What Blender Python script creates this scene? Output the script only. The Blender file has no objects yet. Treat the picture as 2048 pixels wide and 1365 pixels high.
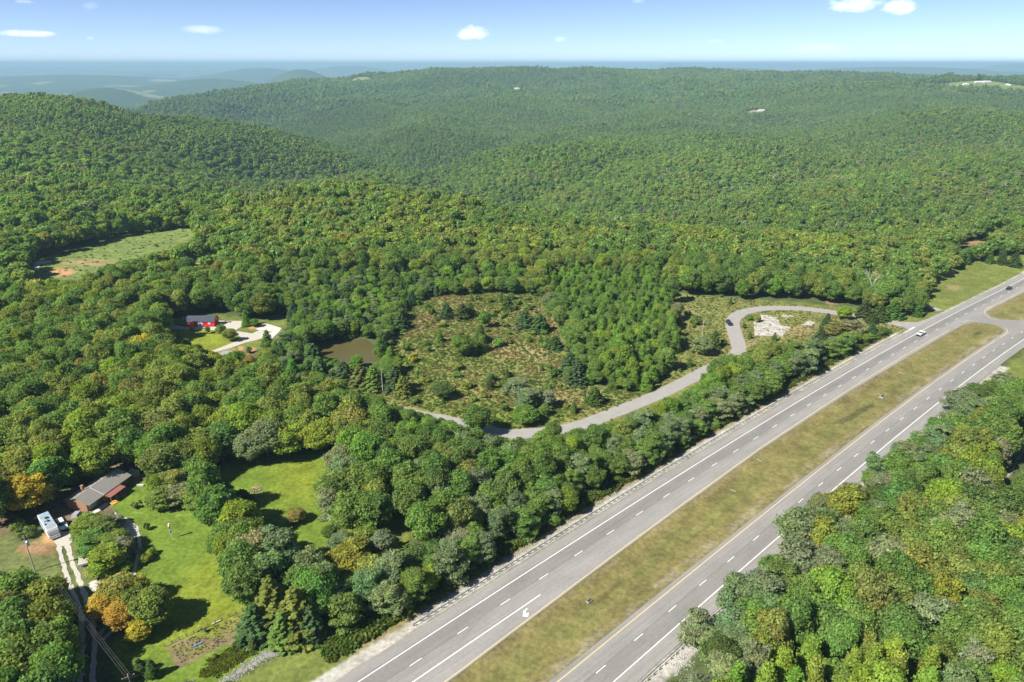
import bpy, bmesh, math, random
import numpy as np
from mathutils import Vector, Matrix
R = math.radians
C = bpy.context.scene.collection
SC = bpy.context.scene
random.seed(7); RNG = np.random.default_rng(11)

# ------------------------------------------------------------------ camera
EYE = 112.0; FPX = 1365.33; PITCH = math.atan((682.5-127.5)/FPX)
cam = bpy.data.cameras.new("camera"); camo = bpy.data.objects.new("camera", cam); C.objects.link(camo)
cam.sensor_width = 36; cam.lens = FPX/2048*36; cam.clip_start = 1; cam.clip_end = 200000
camo.location = (0, 0, EYE); camo.rotation_euler = (math.pi/2-PITCH, 0, 0)
SC.camera = camo
CP, SP = math.cos(PITCH), math.sin(PITCH)

# ------------------------------------------------------------------ world, sun, exposure
SUN_AZ, SUN_EL = R(31), R(44)          # light travels towards azimuth 31 deg (from +X towards +Y)
w = bpy.data.worlds.new("World"); SC.world = w; w.use_nodes = True
nt = w.node_tree; nt.nodes.clear(); N = nt.nodes.new; LK = nt.links.new
out = N('ShaderNodeOutputWorld'); bg = N('ShaderNodeBackground'); bg.inputs[1].default_value = 0.098
sky = N('ShaderNodeTexSky'); sky.sky_type = 'NISHITA'; sky.sun_disc = False
sky.sun_elevation = SUN_EL; sky.altitude = 300; sky.air_density = 0.42; sky.dust_density = 0.07; sky.ozone_density = 2.5
sdx, sdy = -math.cos(SUN_AZ), -math.sin(SUN_AZ)      # horizontal direction towards the sun
sky.sun_rotation = math.atan2(sdx, sdy)
hs = N('ShaderNodeHueSaturation'); hs.inputs['Saturation'].default_value = 1.0; hs.inputs['Value'].default_value = 1.0
LK(sky.outputs[0], hs.inputs['Color'])
tc = N('ShaderNodeTexCoord')
tn = N('ShaderNodeVectorMath'); tn.operation = 'MULTIPLY'; tn.inputs[1].default_value = (.73, .69, .70); LK(hs.outputs[0], tn.inputs[0]); col = tn.outputs[0]
def wmath(op, a, b=None, clamp=False):
    m = N('ShaderNodeMath'); m.operation = op; m.use_clamp = clamp
    for i, v in enumerate((a, b)):
        if v is None: continue
        if isinstance(v, (int, float)): m.inputs[i].default_value = v
        else: LK(v, m.inputs[i])
    return m.outputs[0]
nz = N('ShaderNodeTexNoise'); nz.inputs['Scale'].default_value = 34; nz.inputs['Detail'].default_value = 7; nz.inputs['Roughness'].default_value = 0.6
mp = N('ShaderNodeMapping'); mp.inputs['Scale'].default_value = (1, 1, 1.9); LK(tc.outputs['Generated'], mp.inputs[0]); LK(mp.outputs[0], nz.inputs[0])
def ray(u, v):
    a = (u-1024)/FPX; b = (682.5-v)/FPX
    return Vector((a, CP+b*SP, -SP+b*CP))
# fair-weather clouds at fixed directions of the sky: (u, v, half width, half height, density)
CLOUDS = [(943, 68, 44, 17, 1.0), (1704, 8, 58, 15, 1.0), (1797, 17, 34, 14, 1.0), (48, 68, 52, 7, .85), (1122, 78, 16, 6, .45),
          (405, 60, 46, 9, .35), (180, 76, 12, 5, .5), (1640, 97, 58, 10, .3), (52, 4, 18, 5, .5), (178, 12, 18, 8, .25), (1275, 2, 20, 6, .3), (1425, 83, 26, 6, .2)]
tot = None
for (u, v, hw, hh, dn) in CLOUDS:
    d = ray(u, v).normalized(); rt = Vector((d.y, -d.x, 0)).normalized(); up = rt.cross(d).normalized()
    sub = N('ShaderNodeVectorMath'); sub.operation = 'SUBTRACT'; LK(tc.outputs['Generated'], sub.inputs[0]); sub.inputs[1].default_value = d
    acc = None
    for ax, hx in ((rt, hw/FPX), (up, hh/FPX)):
        dt = N('ShaderNodeVectorMath'); dt.operation = 'DOT_PRODUCT'; LK(sub.outputs[0], dt.inputs[0]); dt.inputs[1].default_value = ax/(hx*.86)
        sq = wmath('MULTIPLY', dt.outputs['Value'], dt.outputs['Value'])
        acc = sq if acc is None else wmath('ADD', acc, sq)
    m = wmath('SUBTRACT', 1.0, acc)                      # 1 in the middle, 0 at the rim
    m = wmath('ADD', m, wmath('MULTIPLY', wmath('SUBTRACT', nz.outputs[0], 0.55), 3.0))
    m = wmath('MULTIPLY', m, 0.72, True)
    g = wmath('MULTIPLY', wmath('SUBTRACT', 1.9, acc), 1.2, True)
    m = wmath('MULTIPLY', wmath('MULTIPLY', m, g), dn)
    tot = m if tot is None else wmath('MAXIMUM', tot, m)
mix = N('ShaderNodeMix'); mix.data_type = 'RGBA'; LK(tot, mix.inputs[0]); LK(col, mix.inputs[6]); mix.inputs[7].default_value = (7.6, 7.7, 8.2, 1)
LK(mix.outputs[2], bg.inputs[0]); LK(bg.outputs[0], out.inputs[0])

sun = bpy.data.lights.new("sun", 'SUN'); suno = bpy.data.objects.new("sun", sun); C.objects.link(suno)
sun.energy = 3.9; sun.angle = R(0.55); sun.color = (1, 0.945, 0.85)
to_sun = Vector((sdx*math.cos(SUN_EL), sdy*math.cos(SUN_EL), math.sin(SUN_EL)))
suno.rotation_euler = to_sun.to_track_quat('Z', 'Y').to_euler(); suno.location = (0, 0, 300)
SC.view_settings.view_transform = 'Standard'; SC.view_settings.look = 'None'
SC.view_settings.exposure = 1.24; SC.view_settings.gamma = 1
SC.cycles.max_bounces = 7; SC.cycles.diffuse_bounces = 6; SC.cycles.glossy_bounces = 2; SC.cycles.transmission_bounces = 6
SC.cycles.volume_bounces = 0; SC.cycles.caustics_reflective = False; SC.cycles.caustics_refractive = False
SC.cycles.use_denoising = True

# ------------------------------------------------------------------ projection helpers
def P(u, v, z=0.0):
    d = ray(u, v); t = (EYE-z)/-d.z
    return (d.x*t, d.y*t)
def PP(pts, z=0.0): return [P(a, b, z) for a, b in pts]
def topx(x, y, z):
    """world -> photo pixels (numpy ok)"""
    dz = z-EYE
    dep = y*CP - dz*SP
    up = y*SP + dz*CP
    return 1024+FPX*x/dep, 682.5-FPX*up/dep

# ------------------------------------------------------------------ numpy noise
def _h(ix, iy, s):
    n = (ix.astype(np.int64)*374761393 + iy.astype(np.int64)*668265263 + s*144269504)
    n = (n ^ (n >> 13))*1274126177; n = n ^ (n >> 16)
    return (n & 0xffff)/65535.0
def vnoise(x, y, sc, seed=0, octv=3):
    x = np.asarray(x, float); y = np.asarray(y, float)
    r = 0; amp = 1; tt = 0
    for o in range(octv):
        fx = x/sc; fy = y/sc; ix = np.floor(fx); iy = np.floor(fy); a = fx-ix; b = fy-iy
        a = a*a*(3-2*a); b = b*b*(3-2*b)
        v = (_h(ix, iy, seed+o)*(1-a)+_h(ix+1, iy, seed+o)*a)*(1-b)+(_h(ix, iy+1, seed+o)*(1-a)+_h(ix+1, iy+1, seed+o)*a)*b
        r = r+amp*v; tt += amp; amp *= .5; sc = sc*.5
    return r/tt
def sstep(x, a, b):
    t = np.clip((x-a)/(b-a), 0, 1); return t*t*(3-2*t)
def sdist(px, py, poly):
    """signed distance to polygon, negative inside"""
    px = np.asarray(px, float); py = np.asarray(py, float)
    d = np.full(px.shape, 1e18); ins = np.zeros(px.shape, bool); n = len(poly)
    for i in range(n):
        x0, y0 = poly[i]; x1, y1 = poly[(i+1) % n]
        ex, ey = x1-x0, y1-y0; l = ex*ex+ey*ey+1e-12
        t = np.clip(((px-x0)*ex+(py-y0)*ey)/l, 0, 1)
        d = np.minimum(d, (px-x0-t*ex)**2+(py-y0-t*ey)**2)
        c = ((y0 <= py) & (py < y1)) | ((y1 <= py) & (py < y0))
        if y1 != y0: ins ^= c & (px < x0+(py-y0)*ex/(y1-y0))
    d = np.sqrt(d); return np.where(ins, -d, d)

# ------------------------------------------------------------------ terrain
CANOPY = 13.0
def zat(u, v, D, can=CANOPY):
    d = ray(u, v); h = math.hypot(d.x, d.y)
    return EYE + d.z/h*D - can
cps = []
def cp_px(u, v, D, can=CANOPY):
    d = ray(u, v); cps.append((math.atan2(d.x, d.y), math.log(D), zat(u, v, D, can)))
def cp_z(u, D, z):
    d = ray(u, 300); cps.append((math.atan2(d.x, d.y), math.log(D), z))
for D in (300, 420):
    for u in (-1500, -300, 0, 350, 700, 1000, 1400, 1700, 2040, 2400, 3600): cp_z(u, D, 0)
for u in (-300, 0, 200, 350): cp_z(u, 560, 0)
cp_z(1700, 480, 0); cp_z(1850, 520, 0); cp_z(2040, 570, 0); cp_z(2400, 570, 0)
for u, v, D in [(0, 385, 720), (0, 300, 1020), (0, 230, 1350), (80, 184, 1580), (0, 187, 1560), (180, 205, 1560), (100, 310, 1000),
                (260, 232, 1600), (350, 247, 1650), (450, 262, 1700), (350, 395, 690), (350, 300, 1150),
                (600, 387, 740), (700, 384, 750), (800, 386, 730), (960, 408, 690), (700, 330, 1150), (700, 285, 1700), (600, 280, 1700),
                (1000, 350, 1000), (1000, 280, 1600), (1000, 200, 2750), (1000, 165, 3700), (1000, 137, 4700), (850, 140, 4600),
                (1400, 470, 560), (1400, 385, 830), (1400, 300, 1300), (1400, 240, 1950), (1400, 200, 2700), (1400, 165, 3600), (1400, 139, 4600), (1200, 140, 4650),
                (1700, 405, 740), (1700, 320, 1150), (1700, 255, 1650), (1700, 218, 2200), (1700, 185, 2900), (1700, 149, 4200),
                (2040, 320, 1000), (2040, 250, 1450), (2040, 207, 1850), (2040, 152, 3900), (1900, 153, 4000), (1850, 205, 2000), (1850, 178, 2900),
                (700, 215, 2800), (700, 180, 3600), (700, 157, 4200), (620, 152, 4150), (560, 162, 3900), (480, 176, 3700), (400, 192, 3500), (300, 208, 3300),
                (500, 225, 2800), (400, 225, 2700), (600, 200, 3100)]:
    cp_px(u, v, D)
cp_px(1980, 175, 3100, 3); cp_px(1920, 177, 3050, 3)
for u, D, z in [(0, 2300, -60), (150, 2300, -110), (350, 2150, -130), (600, 900, -75), (750, 920, -80), (0, 3200, -170), (200, 3200, -180), (100, 4500, -190),
                (300, 4400, -190), (500, 4900, -180), (700, 5600, -150), (850, 6000, -60), (1000, 6500, -40), (1400, 6500, -50), (1700, 6500, -60), (2040, 6000, -80),
                (1000, 820, -62), (900, 800, -66), (1400, 680, -46), (1700, 610, -36), (2040, 760, -34), (1850, 640, -34), (2040, 2300, -28),
                (-1500, 900, 0), (-1500, 1600, 20), (-1500, 4000, -100), (3600, 900, 0), (3600, 1600, -20), (3600, 4000, 10), (-300, 720, -10), (-300, 1500, 40), (-300, 3000, -120),
                (2400, 760, -20), (2400, 1900, 5), (2400, 3500, 20), (2400, 6000, -60)]:
    cp_z(u, D, z)
for u in (-1500, -300, 0, 350, 700, 1000, 1400, 1700, 2040, 2400, 3600):
    cp_z(u, 9000, -165 if u < 900 else -110); cp_z(u, 20000, -160); cp_z(u, 45000, -120)
cps = np.array(cps); _K = 2.2
def _phi(r2): return 0.5*r2*np.log(r2+1e-9)
def _tps():
    X = np.stack([cps[:, 0]*_K, cps[:, 1]], 1); n = len(X)
    A = _phi(((X[:, None]-X[None])**2).sum(-1)) + np.eye(n)*1e-3
    Q = np.c_[np.ones(n), X]
    M = np.block([[A, Q], [Q.T, np.zeros((3, 3))]])
    s = np.linalg.solve(M, np.r_[cps[:, 2], 0, 0, 0]); return X, s
_TX, _TS = _tps()
# far ridges and knobs: (u, v of top, distance, half width px, radial half width m)
KNOBS = [(1345, 125.3, 26000, 34, 1200), (2040, 127.6, 24000, 75, 1500), (210, 176, 6600, 75, 600), (420, 158, 9000, 110, 900), (600, 139, 9500, 60, 900),
         (520, 136, 15000, 90, 1300), (700, 132, 19000, 90, 1500), (60, 133.5, 30000, 200, 2500), (330, 131, 32000, 240, 2500), (130, 150, 13000, 180, 1500),
         (1000, 127.6, 33000, 400, 2500), (1500, 129.5, 33000, 400, 2500), (1800, 134, 15000, 260, 1500), (1450, 136, 14000, 200, 1300)]
HOLLOWS = [([(500, 3000), (620, 2300), (740, 1750), (860, 1350), (950, 1000), (1005, 800), (1045, 640)], 38, .11), ([(1420, 1500), (1250, 1250), (1100, 1020), (960, 980)], 32, .09), ([(1620, 1150), (1400, 880), (1180, 720), (1050, 660)], 26, .09),
           ([(1250, 2900), (1050, 2100), (900, 1600), (800, 1500)], 28, .09), ([(250, 1250), (450, 1180), (650, 1250), (800, 1420)], 34, .09), ([(900, 3500), (800, 2700), (720, 2000)], 30, .08), ([(1750, 2200), (1500, 1900), (1300, 1700), (1050, 1750), (900, 1600)], 30, .08)]
def _ud(u, D):
    d = ray(u, 300); h = math.hypot(d.x, d.y); return d.x/h*D, d.y/h*D
def hollow(x, y, D):
    z = np.zeros_like(x)
    for pts, dep, wk in HOLLOWS:
        q = [_ud(*p) for p in pts]; best = np.full(x.shape, 1e18)
        for (x0, y0), (x1, y1) in zip(q, q[1:]):
            ex, ey = x1-x0, y1-y0; t = np.clip(((x-x0)*ex+(y-y0)*ey)/(ex*ex+ey*ey), 0, 1); best = np.minimum(best, (x-x0-t*ex)**2+(y-y0-t*ey)**2)
        w_ = wk*D; z = z-dep*np.exp(-np.sqrt(best)/w_*1.3)*sstep(D, 600, 900)
    return z
def terrain(x, y):
    x = np.asarray(x, float); y = np.asarray(y, float); sh = x.shape
    x = x.ravel(); y = y.ravel()
    D = np.hypot(x, y)+1e-6; th = np.clip(np.arctan2(x, y), R(-62), R(62)); Dc = np.clip(D, 250, 45000)
    a = th*_K; b = np.log(Dc); z = np.zeros_like(a)
    far = D > 428
    af, bf = a[far], b[far]; zf = _TS[-3]+_TS[-2]*af+_TS[-1]*bf
    for i in range(len(_TX)):
        zf = zf + _TS[i]*_phi((af-_TX[i, 0])**2+(bf-_TX[i, 1])**2)
    Df = D[far]; zf = zf*sstep(Df, 430, 570)
    xf, yf = x[far], y[far]
    amp = sstep(Df, 600, 1600)
    zf = zf + amp*((vnoise(xf, yf, 420, 3, 3)-.5)*52 + (vnoise(xf, yf, 130, 9, 2)-.5)*16)
    zf = zf + hollow(xf, yf, Df)
    rid = 1-2*np.abs(2*vnoise(xf+.35*yf, yf, 820, 131, 2)-1); rid2 = 1-2*np.abs(2*vnoise(xf, yf, 330, 141, 1)-1)
    zf = zf + sstep(Df, 800, 1400)*(1-sstep(Df, 3900, 4700))*(1-.6*np.exp(-((th[far]-R(-33))/R(9))**2)*np.exp(-((Df-1600)/400)**2))*((rid-.42)*34+(rid2-.42)*12-3)
    base_ = -165+105*sstep(Df, 12000, 34000); zf = np.where(Df > 7000, base_+(zf+165)*(1-sstep(Df, 7000, 9500)) + sstep(Df, 7000, 12000)*(vnoise(xf, yf, 1500, 5, 2)-.5)*40*(1-.5*sstep(Df, 20000, 40000)), zf)
    for (u, v, kd, hw, hr) in KNOBS:
        d = ray(u, v); t0 = math.atan2(d.x, d.y); top = EYE+d.z/math.hypot(d.x, d.y)*kd
        g = np.exp(-((th[far]-t0)/(hw/FPX))**2)*np.exp(-((Df-kd)/hr)**2)
        zf = np.where(g > .01, np.maximum(zf, -170+(top+170)*g), zf)
    z[far] = zf
    return z.reshape(sh)
def tz(x, y): return float(terrain(np.array([x]), np.array([y]))[0])

# ------------------------------------------------------------------ highway geometry: t offsets along a curved axis
RD = (math.cos(R(41)), math.sin(R(41)))
def st(pts):
    q = np.array(PP(pts)); return q[:, 0]*RD[0]+q[:, 1]*RD[1], -q[:, 0]*RD[1]+q[:, 1]*RD[0]
_aS, _aT = st([(836, 1321), (927, 1261), (1011, 1204), (1087, 1154), (1156, 1108), (1220, 1066), (1277, 1027), (1332, 992), (1381, 961), (1549, 852.7), (1649.3, 790.3), (1736, 739), (1809.6, 696), (1873.8, 659), (1951, 618), (2001, 593)])
_bS, _bT = st([(1203, 1338), (1277, 1275), (1344.6, 1217.5), (1405.6, 1165.7), (1461.5, 1119), (1512, 1077), (1558, 1038.6), (1601, 1002), (1641, 969.5), (1678, 938.5), (1713, 910), (1804, 838), (1856, 797), (1904, 761.7), (1947, 730), (1988, 701.5), (2043, 665)])
_ca = np.polyfit(_aS, _aT, 3); _cb = np.polyfit(_bS, _bT, 3)
def _ext(c, S, a, b):
    S = np.asarray(S, float); d = np.polyder(c); Sc = np.clip(S, a, b)
    return np.polyval(c, Sc) + np.polyval(d, Sc)*(S-Sc)
def TA(S): return _ext(_ca, S, 50, 410)
def TB(S): return _ext(_cb, S, 75, 360)
def wxy(S, T): S = np.asarray(S, float); T = np.asarray(T, float); return S*RD[0]-T*RD[1], S*RD[1]+T*RD[0]
def offY(S): return np.interp(S, [40, 60, 120, 180, 240], [8.0, 7.7, 5.9, 4.3, 3.7])
def A_in(S): return TA(S)-offY(S)-np.interp(S, [60, 180, 300], [.5, .7, 1.5])
def A_out(S): return TA(S)+6.9
def B_in(S): return TB(S)+4.9
def B_out(S): return TB(S)-6.8
def hw_t(x, y):
    S = x*RD[0]+y*RD[1]; T = -x*RD[1]+y*RD[0]; return S, T

# ------------------------------------------------------------------ mesh + object helpers
class MB:
    def __init__(s): s.v = []; s.f = []; s.m = []
    def add(s, vs, fs, m=0):
        o = len(s.v); s.v += [tuple(a) for a in vs]; s.f += [tuple(i+o for i in f) for f in fs]; s.m += [m]*len(fs)
    def box(s, x0, x1, y0, y1, z0, z1, m=0, top=None, M=None):
        """box; top=(dx0,dx1,dy0,dy1) insets of the top rectangle"""
        a, b, c, d = top or (0, 0, 0, 0)
        vs = [(x0, y0, z0), (x1, y0, z0), (x1, y1, z0), (x0, y1, z0), (x0+a, y0+c, z1), (x1-b, y0+c, z1), (x1-b, y1-d, z1), (x0+a, y1-d, z1)]
        if M is not None: vs = [M @ Vector(v) for v in vs]
        s.add(vs, [(3, 2, 1, 0), (4, 5, 6, 7), (0, 1, 5, 4), (1, 2, 6, 5), (2, 3, 7, 6), (3, 0, 4, 7)], m)
    def tube(s, p, q, r0, r1=None, n=8, m=0, cap=True):
        p = Vector(p); q = Vector(q); r1 = r0 if r1 is None else r1; d = (q-p).normalized()
        a = d.orthogonal().normalized(); b = d.cross(a)
        vs = []
        for c, r in ((p, r0), (q, r1)):
            for i in range(n):
                t = 2*math.pi*i/n; vs.append(c+(a*math.cos(t)+b*math.sin(t))*r)
        fs = [(i, (i+1) % n, n+(i+1) % n, n+i) for i in range(n)]
        if cap: fs += [tuple(range(n-1, -1, -1)), tuple(range(n, 2*n))]
        s.add(vs, fs, m)
    def prism(s, prof, y0, y1, m=0, inset=0.0, axis='y'):
        """profile [(x,z)] extruded along y with a slightly smaller copy at the sides"""
        n = len(prof); cx = sum(a for a, b in prof)/n; cz = sum(b for a, b in prof)/n
        def ring(y, k): return [((a-cx)*(1-k)+cx, y, (b-cz)*(1-k)+cz) for a, b in prof]
        e = .08*(y1-y0) if inset else 0
        rings = [ring(y0, inset), ring(y0+e, 0), ring(y1-e, 0), ring(y1, inset)] if inset else [ring(y0, 0), ring(y1, 0)]
        vs = [p for r in rings for p in r]; fs = []
        for k in range(len(rings)-1):
            for i in range(n):
                j = (i+1) % n; fs.append((k*n+i, k*n+j, (k+1)*n+j, (k+1)*n+i))
        fs.append(tuple(range(n-1, -1, -1))); o = (len(rings)-1)*n; fs.append(tuple(range(o, o+n)))
        s.add(vs, fs, m)
    def build(s, name, mats, parent=None, smooth=False, loc=None):
        me = bpy.data.meshes.new(name); me.from_pydata(s.v, [], s.f)
        mats = mats if isinstance(mats, (list, tuple)) else [mats]
        for m in mats: me.materials.append(m)
        if len(mats) > 1: me.polygons.foreach_set('material_index', s.m)
        if smooth: me.polygons.foreach_set('use_smooth', [True]*len(me.polygons))
        bm = bmesh.new(); bm.from_mesh(me); bmesh.ops.recalc_face_normals(bm, faces=bm.faces); bm.to_mesh(me); bm.free()
        o = bpy.data.objects.new(name, me); C.objects.link(o)
        if parent: o.parent = parent
        if loc: o.location = loc
        return o
def tag(o, label=None, cat=None, group=None, kind=None):
    if label: o['label'] = label
    if cat: o['category'] = cat
    if group: o['group'] = group
    if kind: o['kind'] = kind
    return o
def empty(name, loc, rz=0.0, label=None, cat=None, group=None):
    o = bpy.data.objects.new(name, None); C.objects.link(o); o.location = loc; o.rotation_euler = (0, 0, rz)
    o.empty_display_size = .3
    return tag(o, label, cat, group)
def np_mesh(name, V, F, mats, link=True, smooth=False):
    me = bpy.data.meshes.new(name); V = np.asarray(V, np.float32); F = np.asarray(F, np.int32); k = F.shape[1]
    me.vertices.add(len(V)); me.vertices.foreach_set('co', V.ravel())
    me.loops.add(F.size); me.loops.foreach_set('vertex_index', F.ravel())
    me.polygons.add(len(F)); me.polygons.foreach_set('loop_start', np.arange(len(F), dtype=np.int32)*k)
    me.polygons.foreach_set('loop_total', np.full(len(F), k, np.int32))
    if smooth: me.polygons.foreach_set('use_smooth', np.ones(len(F), bool))
    for m in (mats if isinstance(mats, (list, tuple)) else [mats]): me.materials.append(m)
    me.update(calc_edges=True)
    return me
def vcol(me, name, col):
    a = me.attributes.new(name, 'FLOAT_COLOR', 'POINT'); c = np.ones((len(col), 4), np.float32); c[:, :3] = col; a.data.foreach_set('color', c.ravel())

# ------------------------------------------------------------------ materials
def newmat(name):
    m = bpy.data.materials.new(name); m.use_nodes = True; t = m.node_tree; t.nodes.clear()
    o = t.nodes.new('ShaderNodeOutputMaterial'); b = t.nodes.new('ShaderNodeBsdfPrincipled'); t.links.new(b.outputs[0], o.inputs[0])
    b.inputs['Specular IOR Level'].default_value = .3
    return m, t, b
def noise_node(t, scale, detail=4, rough=.55, coord='Object', stretch=None):
    tc = t.nodes.new('ShaderNodeTexCoord'); n = t.nodes.new('ShaderNodeTexNoise')
    n.inputs['Scale'].default_value = scale; n.inputs['Detail'].default_value = detail; n.inputs['Roughness'].default_value = rough
    src = tc.outputs[coord]
    if stretch:
        mp = t.nodes.new('ShaderNodeMapping'); mp.inputs['Scale'].default_value = stretch; t.links.new(src, mp.inputs[0]); src = mp.outputs[0]
    t.links.new(src, n.inputs[0]); return n.outputs[0]
def remap(t, s, a, b, lo, hi):
    m = t.nodes.new('ShaderNodeMapRange'); t.links.new(s, m.inputs[0])
    for i, v in enumerate((a, b, lo, hi)): m.inputs[i+1].default_value = v
    return m.outputs[0]
def mul(t, c, f):
    v = t.nodes.new('ShaderNodeVectorMath'); v.operation = 'SCALE'; t.links.new(c, v.inputs[0]); t.links.new(f, v.inputs['Scale']); return v.outputs[0]
def mat(name, col, rough=.7, metal=0.0, var=.15, scale=3.0, spec=.3, stretch=None):
    m, t, b = newmat(name); b.inputs['Roughness'].default_value = rough; b.inputs['Metallic'].default_value = metal
    b.inputs['Specular IOR Level'].default_value = spec
    rgb = t.nodes.new('ShaderNodeRGB'); rgb.outputs[0].default_value = (*col, 1)
    f = remap(t, noise_node(t, scale, 5, .6, stretch=stretch), .3, .7, 1-var, 1+var)
    t.links.new(mul(t, rgb.outputs[0], f), b.inputs['Base Color']); return m
def cover_mat(name, rough=.95, scales=((.9, .3), (.18, .25), (.03, .12)), bump=.0):
    """base colour from the land-cover attribute, broken up by noise"""
    m, t, b = newmat(name); b.inputs['Roughness'].default_value = rough; b.inputs['Specular IOR Level'].default_value = .1
    at = t.nodes.new('ShaderNodeAttribute'); at.attribute_name = 'cover'; c = at.outputs['Color']
    for s, a in scales: c = mul(t, c, remap(t, noise_node(t, s, 3, .6), .3, .7, 1-a, 1+a))
    t.links.new(c, b.inputs['Base Color'])
    if bump:
        bp = t.nodes.new('ShaderNodeBump'); bp.inputs['Strength'].default_value = .6; bp.inputs['Distance'].default_value = bump
        t.links.new(noise_node(t, 2.2, 4, .7), bp.inputs['Height']); t.links.new(bp.outputs[0], b.inputs['Normal'])
    return m
def leaf_mat(name, trans=.46):
    m, t, b = newmat(name); t.nodes.remove(b)
    o = [n for n in t.nodes if n.type == 'OUTPUT_MATERIAL'][0]
    at = t.nodes.new('ShaderNodeAttribute'); at.attribute_type = 'INSTANCER'; at.attribute_name = 'tint'
    lv = t.nodes.new('ShaderNodeAttribute'); lv.attribute_name = 'leafvar'
    vm = t.nodes.new('ShaderNodeVectorMath'); vm.operation = 'MULTIPLY'
    t.links.new(at.outputs['Color'], vm.inputs[0]); t.links.new(lv.outputs['Color'], vm.inputs[1])
    d = t.nodes.new('ShaderNodeBsdfDiffuse'); tr = t.nodes.new('ShaderNodeBsdfTranslucent'); mx = t.nodes.new('ShaderNodeMixShader'); mx.inputs[0].default_value = trans
    t.links.new(vm.outputs[0], d.inputs[0])
    y = t.nodes.new('ShaderNodeVectorMath'); y.operation = 'MULTIPLY'; y.inputs[1].default_value = (1.5, 1.55, .7); t.links.new(vm.outputs[0], y.inputs[0]); t.links.new(y.outputs[0], tr.inputs[0])
    t.links.new(d.outputs[0], mx.inputs[1]); t.links.new(tr.outputs[0], mx.inputs[2]); t.links.new(mx.outputs[0], o.inputs[0]); return m
M = dict(
    leaf=leaf_mat('foliage'), bark=mat('bark', (.11, .085, .06), .9, var=.3, scale=6), dead=mat('dead_wood', (.42, .39, .35), .9, var=.2, scale=4),
    gravel=mat('gravel', (.45, .42, .37), .95, var=.28, scale=2.2), rock=mat('riprap_stone', (.34, .33, .31), .9, var=.5, scale=1.3),
    paint_w=mat('road_paint_white', (.80, .80, .77), .7, var=.12, scale=1.5), paint_y=mat('road_paint_yellow', (.66, .50, .25), .7, var=.12, scale=1.5),
    steel=mat('galvanised_steel', (.42, .45, .48), .45, .6, var=.15, scale=2), wood=mat('weathered_wood', (.24, .18, .13), .85, var=.2, scale=5),
    polewood=mat('pole_wood', (.42, .38, .33), .85, var=.2, scale=3), concrete=mat('concrete', (.52, .50, .46), .9, var=.15, scale=.7),
    roof_gray=mat('metal_roof_grey', (.25, .235, .215), .55, var=.06, scale=.8), roof_red=mat('metal_roof_red', (.30, .12, .09), .5, var=.08, scale=1),
    brick=mat('brick', (.34, .20, .12), .9, var=.25, scale=7), trim=mat('white_trim', (.72, .70, .66), .6, var=.06), glass=mat('dark_glass', (.03, .045, .05), .12, var=.1, spec=.6),
    barn_red=mat('barn_red_siding', (.62, .028, .032), .6, var=.06, scale=2), barn_roof=mat('slate_blue_roof', (.055, .065, .09), .85, var=.12, scale=1),
    white=mat('white_gloss_paint', (.80, .81, .82), .3, var=.03, spec=.5), black=mat('black_gloss_paint', (.012, .015, .02), .22, var=.1, spec=.6),
    navy=mat('dark_navy_paint', (.014, .02, .035), .25, var=.1, spec=.6), tyre=mat('tyre_rubber', (.02, .02, .02), .9), chrome=mat('chrome_trim', (.5, .5, .52), .25, .8),
    plastic=mat('black_plastic', (.03, .03, .03), .6), rvblue=mat('rv_roof_blue_grey', (.26, .36, .42), .5, var=.3, scale=1.2), rvpanel=mat('grey_panel', (.30, .31, .30), .6, var=.1),
    orange=mat('orange_board', (.66, .33, .07), .7, var=.1), door_gray=mat('grey_door', (.34, .38, .37), .6, var=.04), tarp=mat('grey_tarpaulin', (.30, .30, .33), .7, var=.08),
    water=None, wire=mat('aluminium_wire', (.5, .5, .5), .4, .7), ash=mat('ash', (.10, .08, .07), .95, var=.4, scale=5), redp=mat('red_plastic', (.55, .08, .07), .6), bluep=mat('blue_plastic', (.12, .35, .55), .6),
    gold=mat('amber_lens', (.75, .42, .06), .4), roof_lt=mat('pale_roof', (.66, .64, .62), .6), wall_lt=mat('pale_siding', (.72, .68, .62), .7), roof_rd=mat('red_barn_roof', (.55, .16, .15), .6),
    shoulderstone=mat('weathered_concrete', (.24, .225, .19), .9, var=.25, scale=1.5),
    clay=mat('red_clay', (.42, .22, .11), .95, var=.2, scale=1.2))
m, t, b = newmat('pond_water'); b.inputs['Base Color'].default_value = (.095, .085, .030, 1); b.inputs['Roughness'].default_value = .28
bp = t.nodes.new('ShaderNodeBump'); bp.inputs['Strength'].default_value = .15; bp.inputs['Distance'].default_value = .05; t.links.new(noise_node(t, 2.5, 3), bp.inputs['Height']); t.links.new(bp.outputs[0], b.inputs['Normal']); M['water'] = m

def smooth_line(pts, n=6):
    """Catmull-Rom through world points"""
    p = [Vector(a) for a in pts]; p = [p[0]*2-p[1]]+p+[p[-1]*2-p[-2]]; o = []
    for i in range(1, len(p)-2):
        for k in range(n):
            t = k/n; a, b, c, d = p[i-1:i+3]
            o.append(.5*((2*b)+(c-a)*t+(2*a-5*b+4*c-d)*t*t+(3*b-a-3*c+d)*t**3))
    o.append(p[-2]); return o
# side road
ROADC = [(1835, 650), (1808, 650.5), (1767.6, 642), (1714, 633), (1660.5, 624.4), (1607, 618), (1553.5, 616.5), (1510, 619.5), (1482, 627), (1468, 638), (1465, 649), (1470, 669), (1477, 690), (1476, 706), (1450, 724), (1408, 744), (1350, 774), (1300, 797), (1214, 831), (1170, 848.6), (1110, 862), (1030, 868), (985, 864), (940, 853), (860, 833), (760, 812), (640, 800), (520, 790), (440, 760), (430, 730), (455, 702)]
ROADW = smooth_line(PP(ROADC), 8)

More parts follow.
